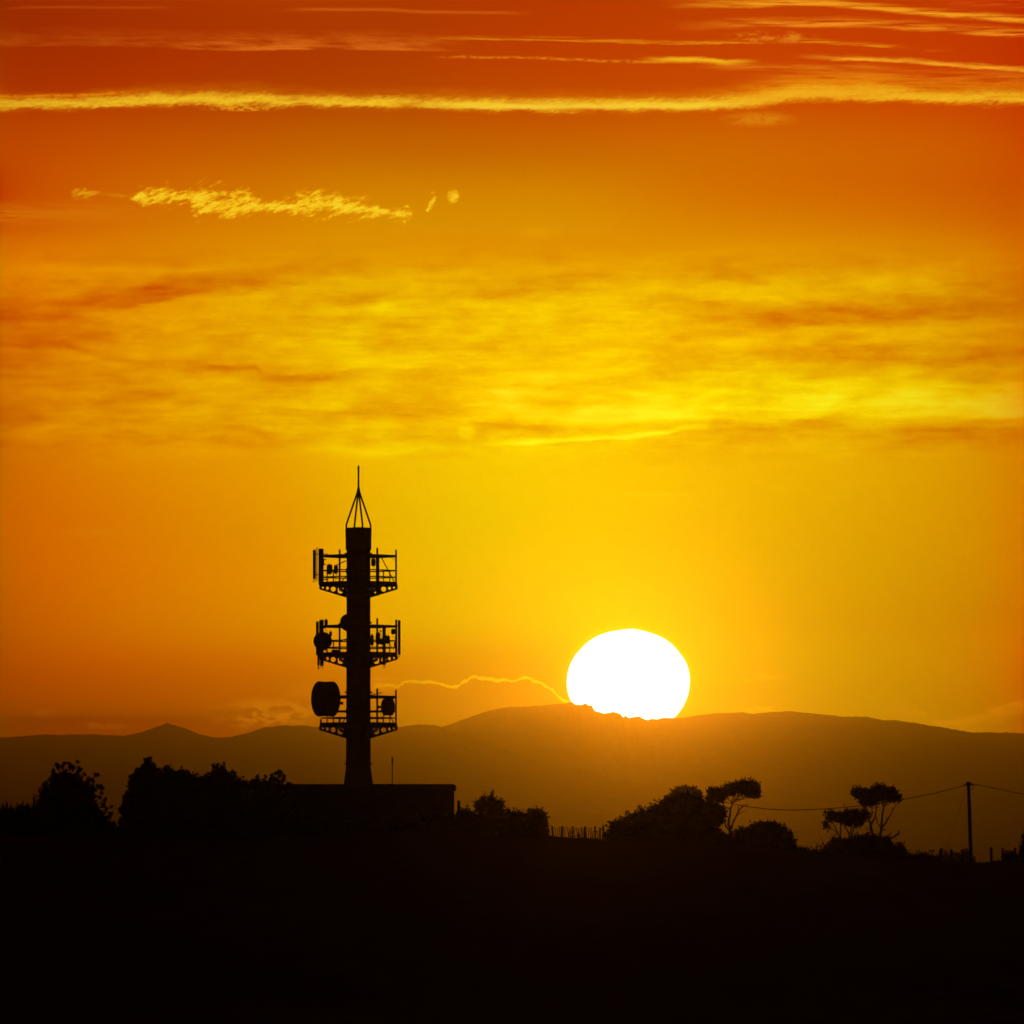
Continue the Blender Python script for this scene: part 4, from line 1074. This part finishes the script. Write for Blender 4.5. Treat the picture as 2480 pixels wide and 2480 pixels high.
for sx in (-1, 1):
    mb = MB(); mb.lathe([(0, .05), (.04, .07), (.09, .05), (.13, .07), (.18, .04)], (t.x + sx * 5.5 * um, t.y - .05, t.z - 4 * um), (sx, 0, 0), 12); mb.build('insulator', M['panel'], pole)
mb = MB()
mb.tube([P(x, y, UD) - uo for x, y in ((2352, 1902), (2359, 1899), (2357, 1908), (2352, 1916))], .55 * um, 5); mb.build('jumper_wire', M['cable'], pole)
# the overhead line, left and right span
ll = [(2338, 1902), (2300, 1912), (2250, 1924), (2200, 1934), (2150, 1943), (2090, 1951), (2000, 1959), (1920, 1962), (1860, 1959.5), (1810, 1953.5), (1760, 1944), (1700, 1930)]
pts = [P(x, y, UD + (2338 - x) * .05) for x, y in ll]
o0 = pts[0].copy(); mb = MB(); mb.tube([p - o0 for p in pts], .9 * um, 6)
o = mb.build('power_line', M['cable'], loc=o0); tag(o, 'sagging overhead power line running left from the utility pole behind the trees', 'power line', 'power lines on the utility pole')
rl2 = [(2353, 1900), (2362, 1899.5), (2380, 1903), (2400, 1907), (2440, 1915.5), (2480, 1924), (2560, 1940), (2700, 1962), (2900, 1980)]
pts = [P(x, y, UD + (2353 - x) * .03) for x, y in rl2]
o0 = pts[0].copy(); mb = MB(); mb.tube([p - o0 for p in pts], .8 * um, 6)
o = mb.build('power_line', M['cable'], loc=o0); tag(o, 'overhead power line running right from the pole top to the edge', 'power line', 'power lines on the utility pole')
a = P(2343, 1900, UD); b = P(2281, 2088, UD + 6); mb = MB(); mb.tube([Vector((0, 0, 0)), (b - a) * .5, b - a], .3 * um, 5)
o = mb.build('guy_wire', M['steel'], loc=a); tag(o, 'very thin slanting guy wire left of the utility pole', 'guy wire')

# ------------------------------------------------------------------ rough grass on the crest
n = 26000
gx = rng.uniform(-42, 42, n); gy = rng.uniform(966, 1015, n)
gz = ground_z(gx, gy)
hgt = rng.uniform(.03, .14, n) * (1 + 1.6 * (rng.uniform(size=n) > .985)) * (1 + .8 * (np.sin(gx * 1.7) * np.sin(gx * .6 + 1) > .2))
w_ = rng.uniform(.015, .04, n); ln = rng.normal(size=(n, 2)) * .07
base = np.stack([gx, gy, gz - .03], 1)
q = np.stack([base + np.stack([-w_, 0 * w_, 0 * w_], 1), base + np.stack([w_, 0 * w_, 0 * w_], 1),
              base + np.stack([w_ * .6 + ln[:, 0] * .5, ln[:, 1] * .5, hgt * .6], 1), base + np.stack([ln[:, 0], ln[:, 1], hgt], 1)], 1)
go = np_mesh('grass', q.reshape(-1, 3), 0, M['grass']); tag(go, 'rough grass on the dark crest', 'grass', kind='stuff')
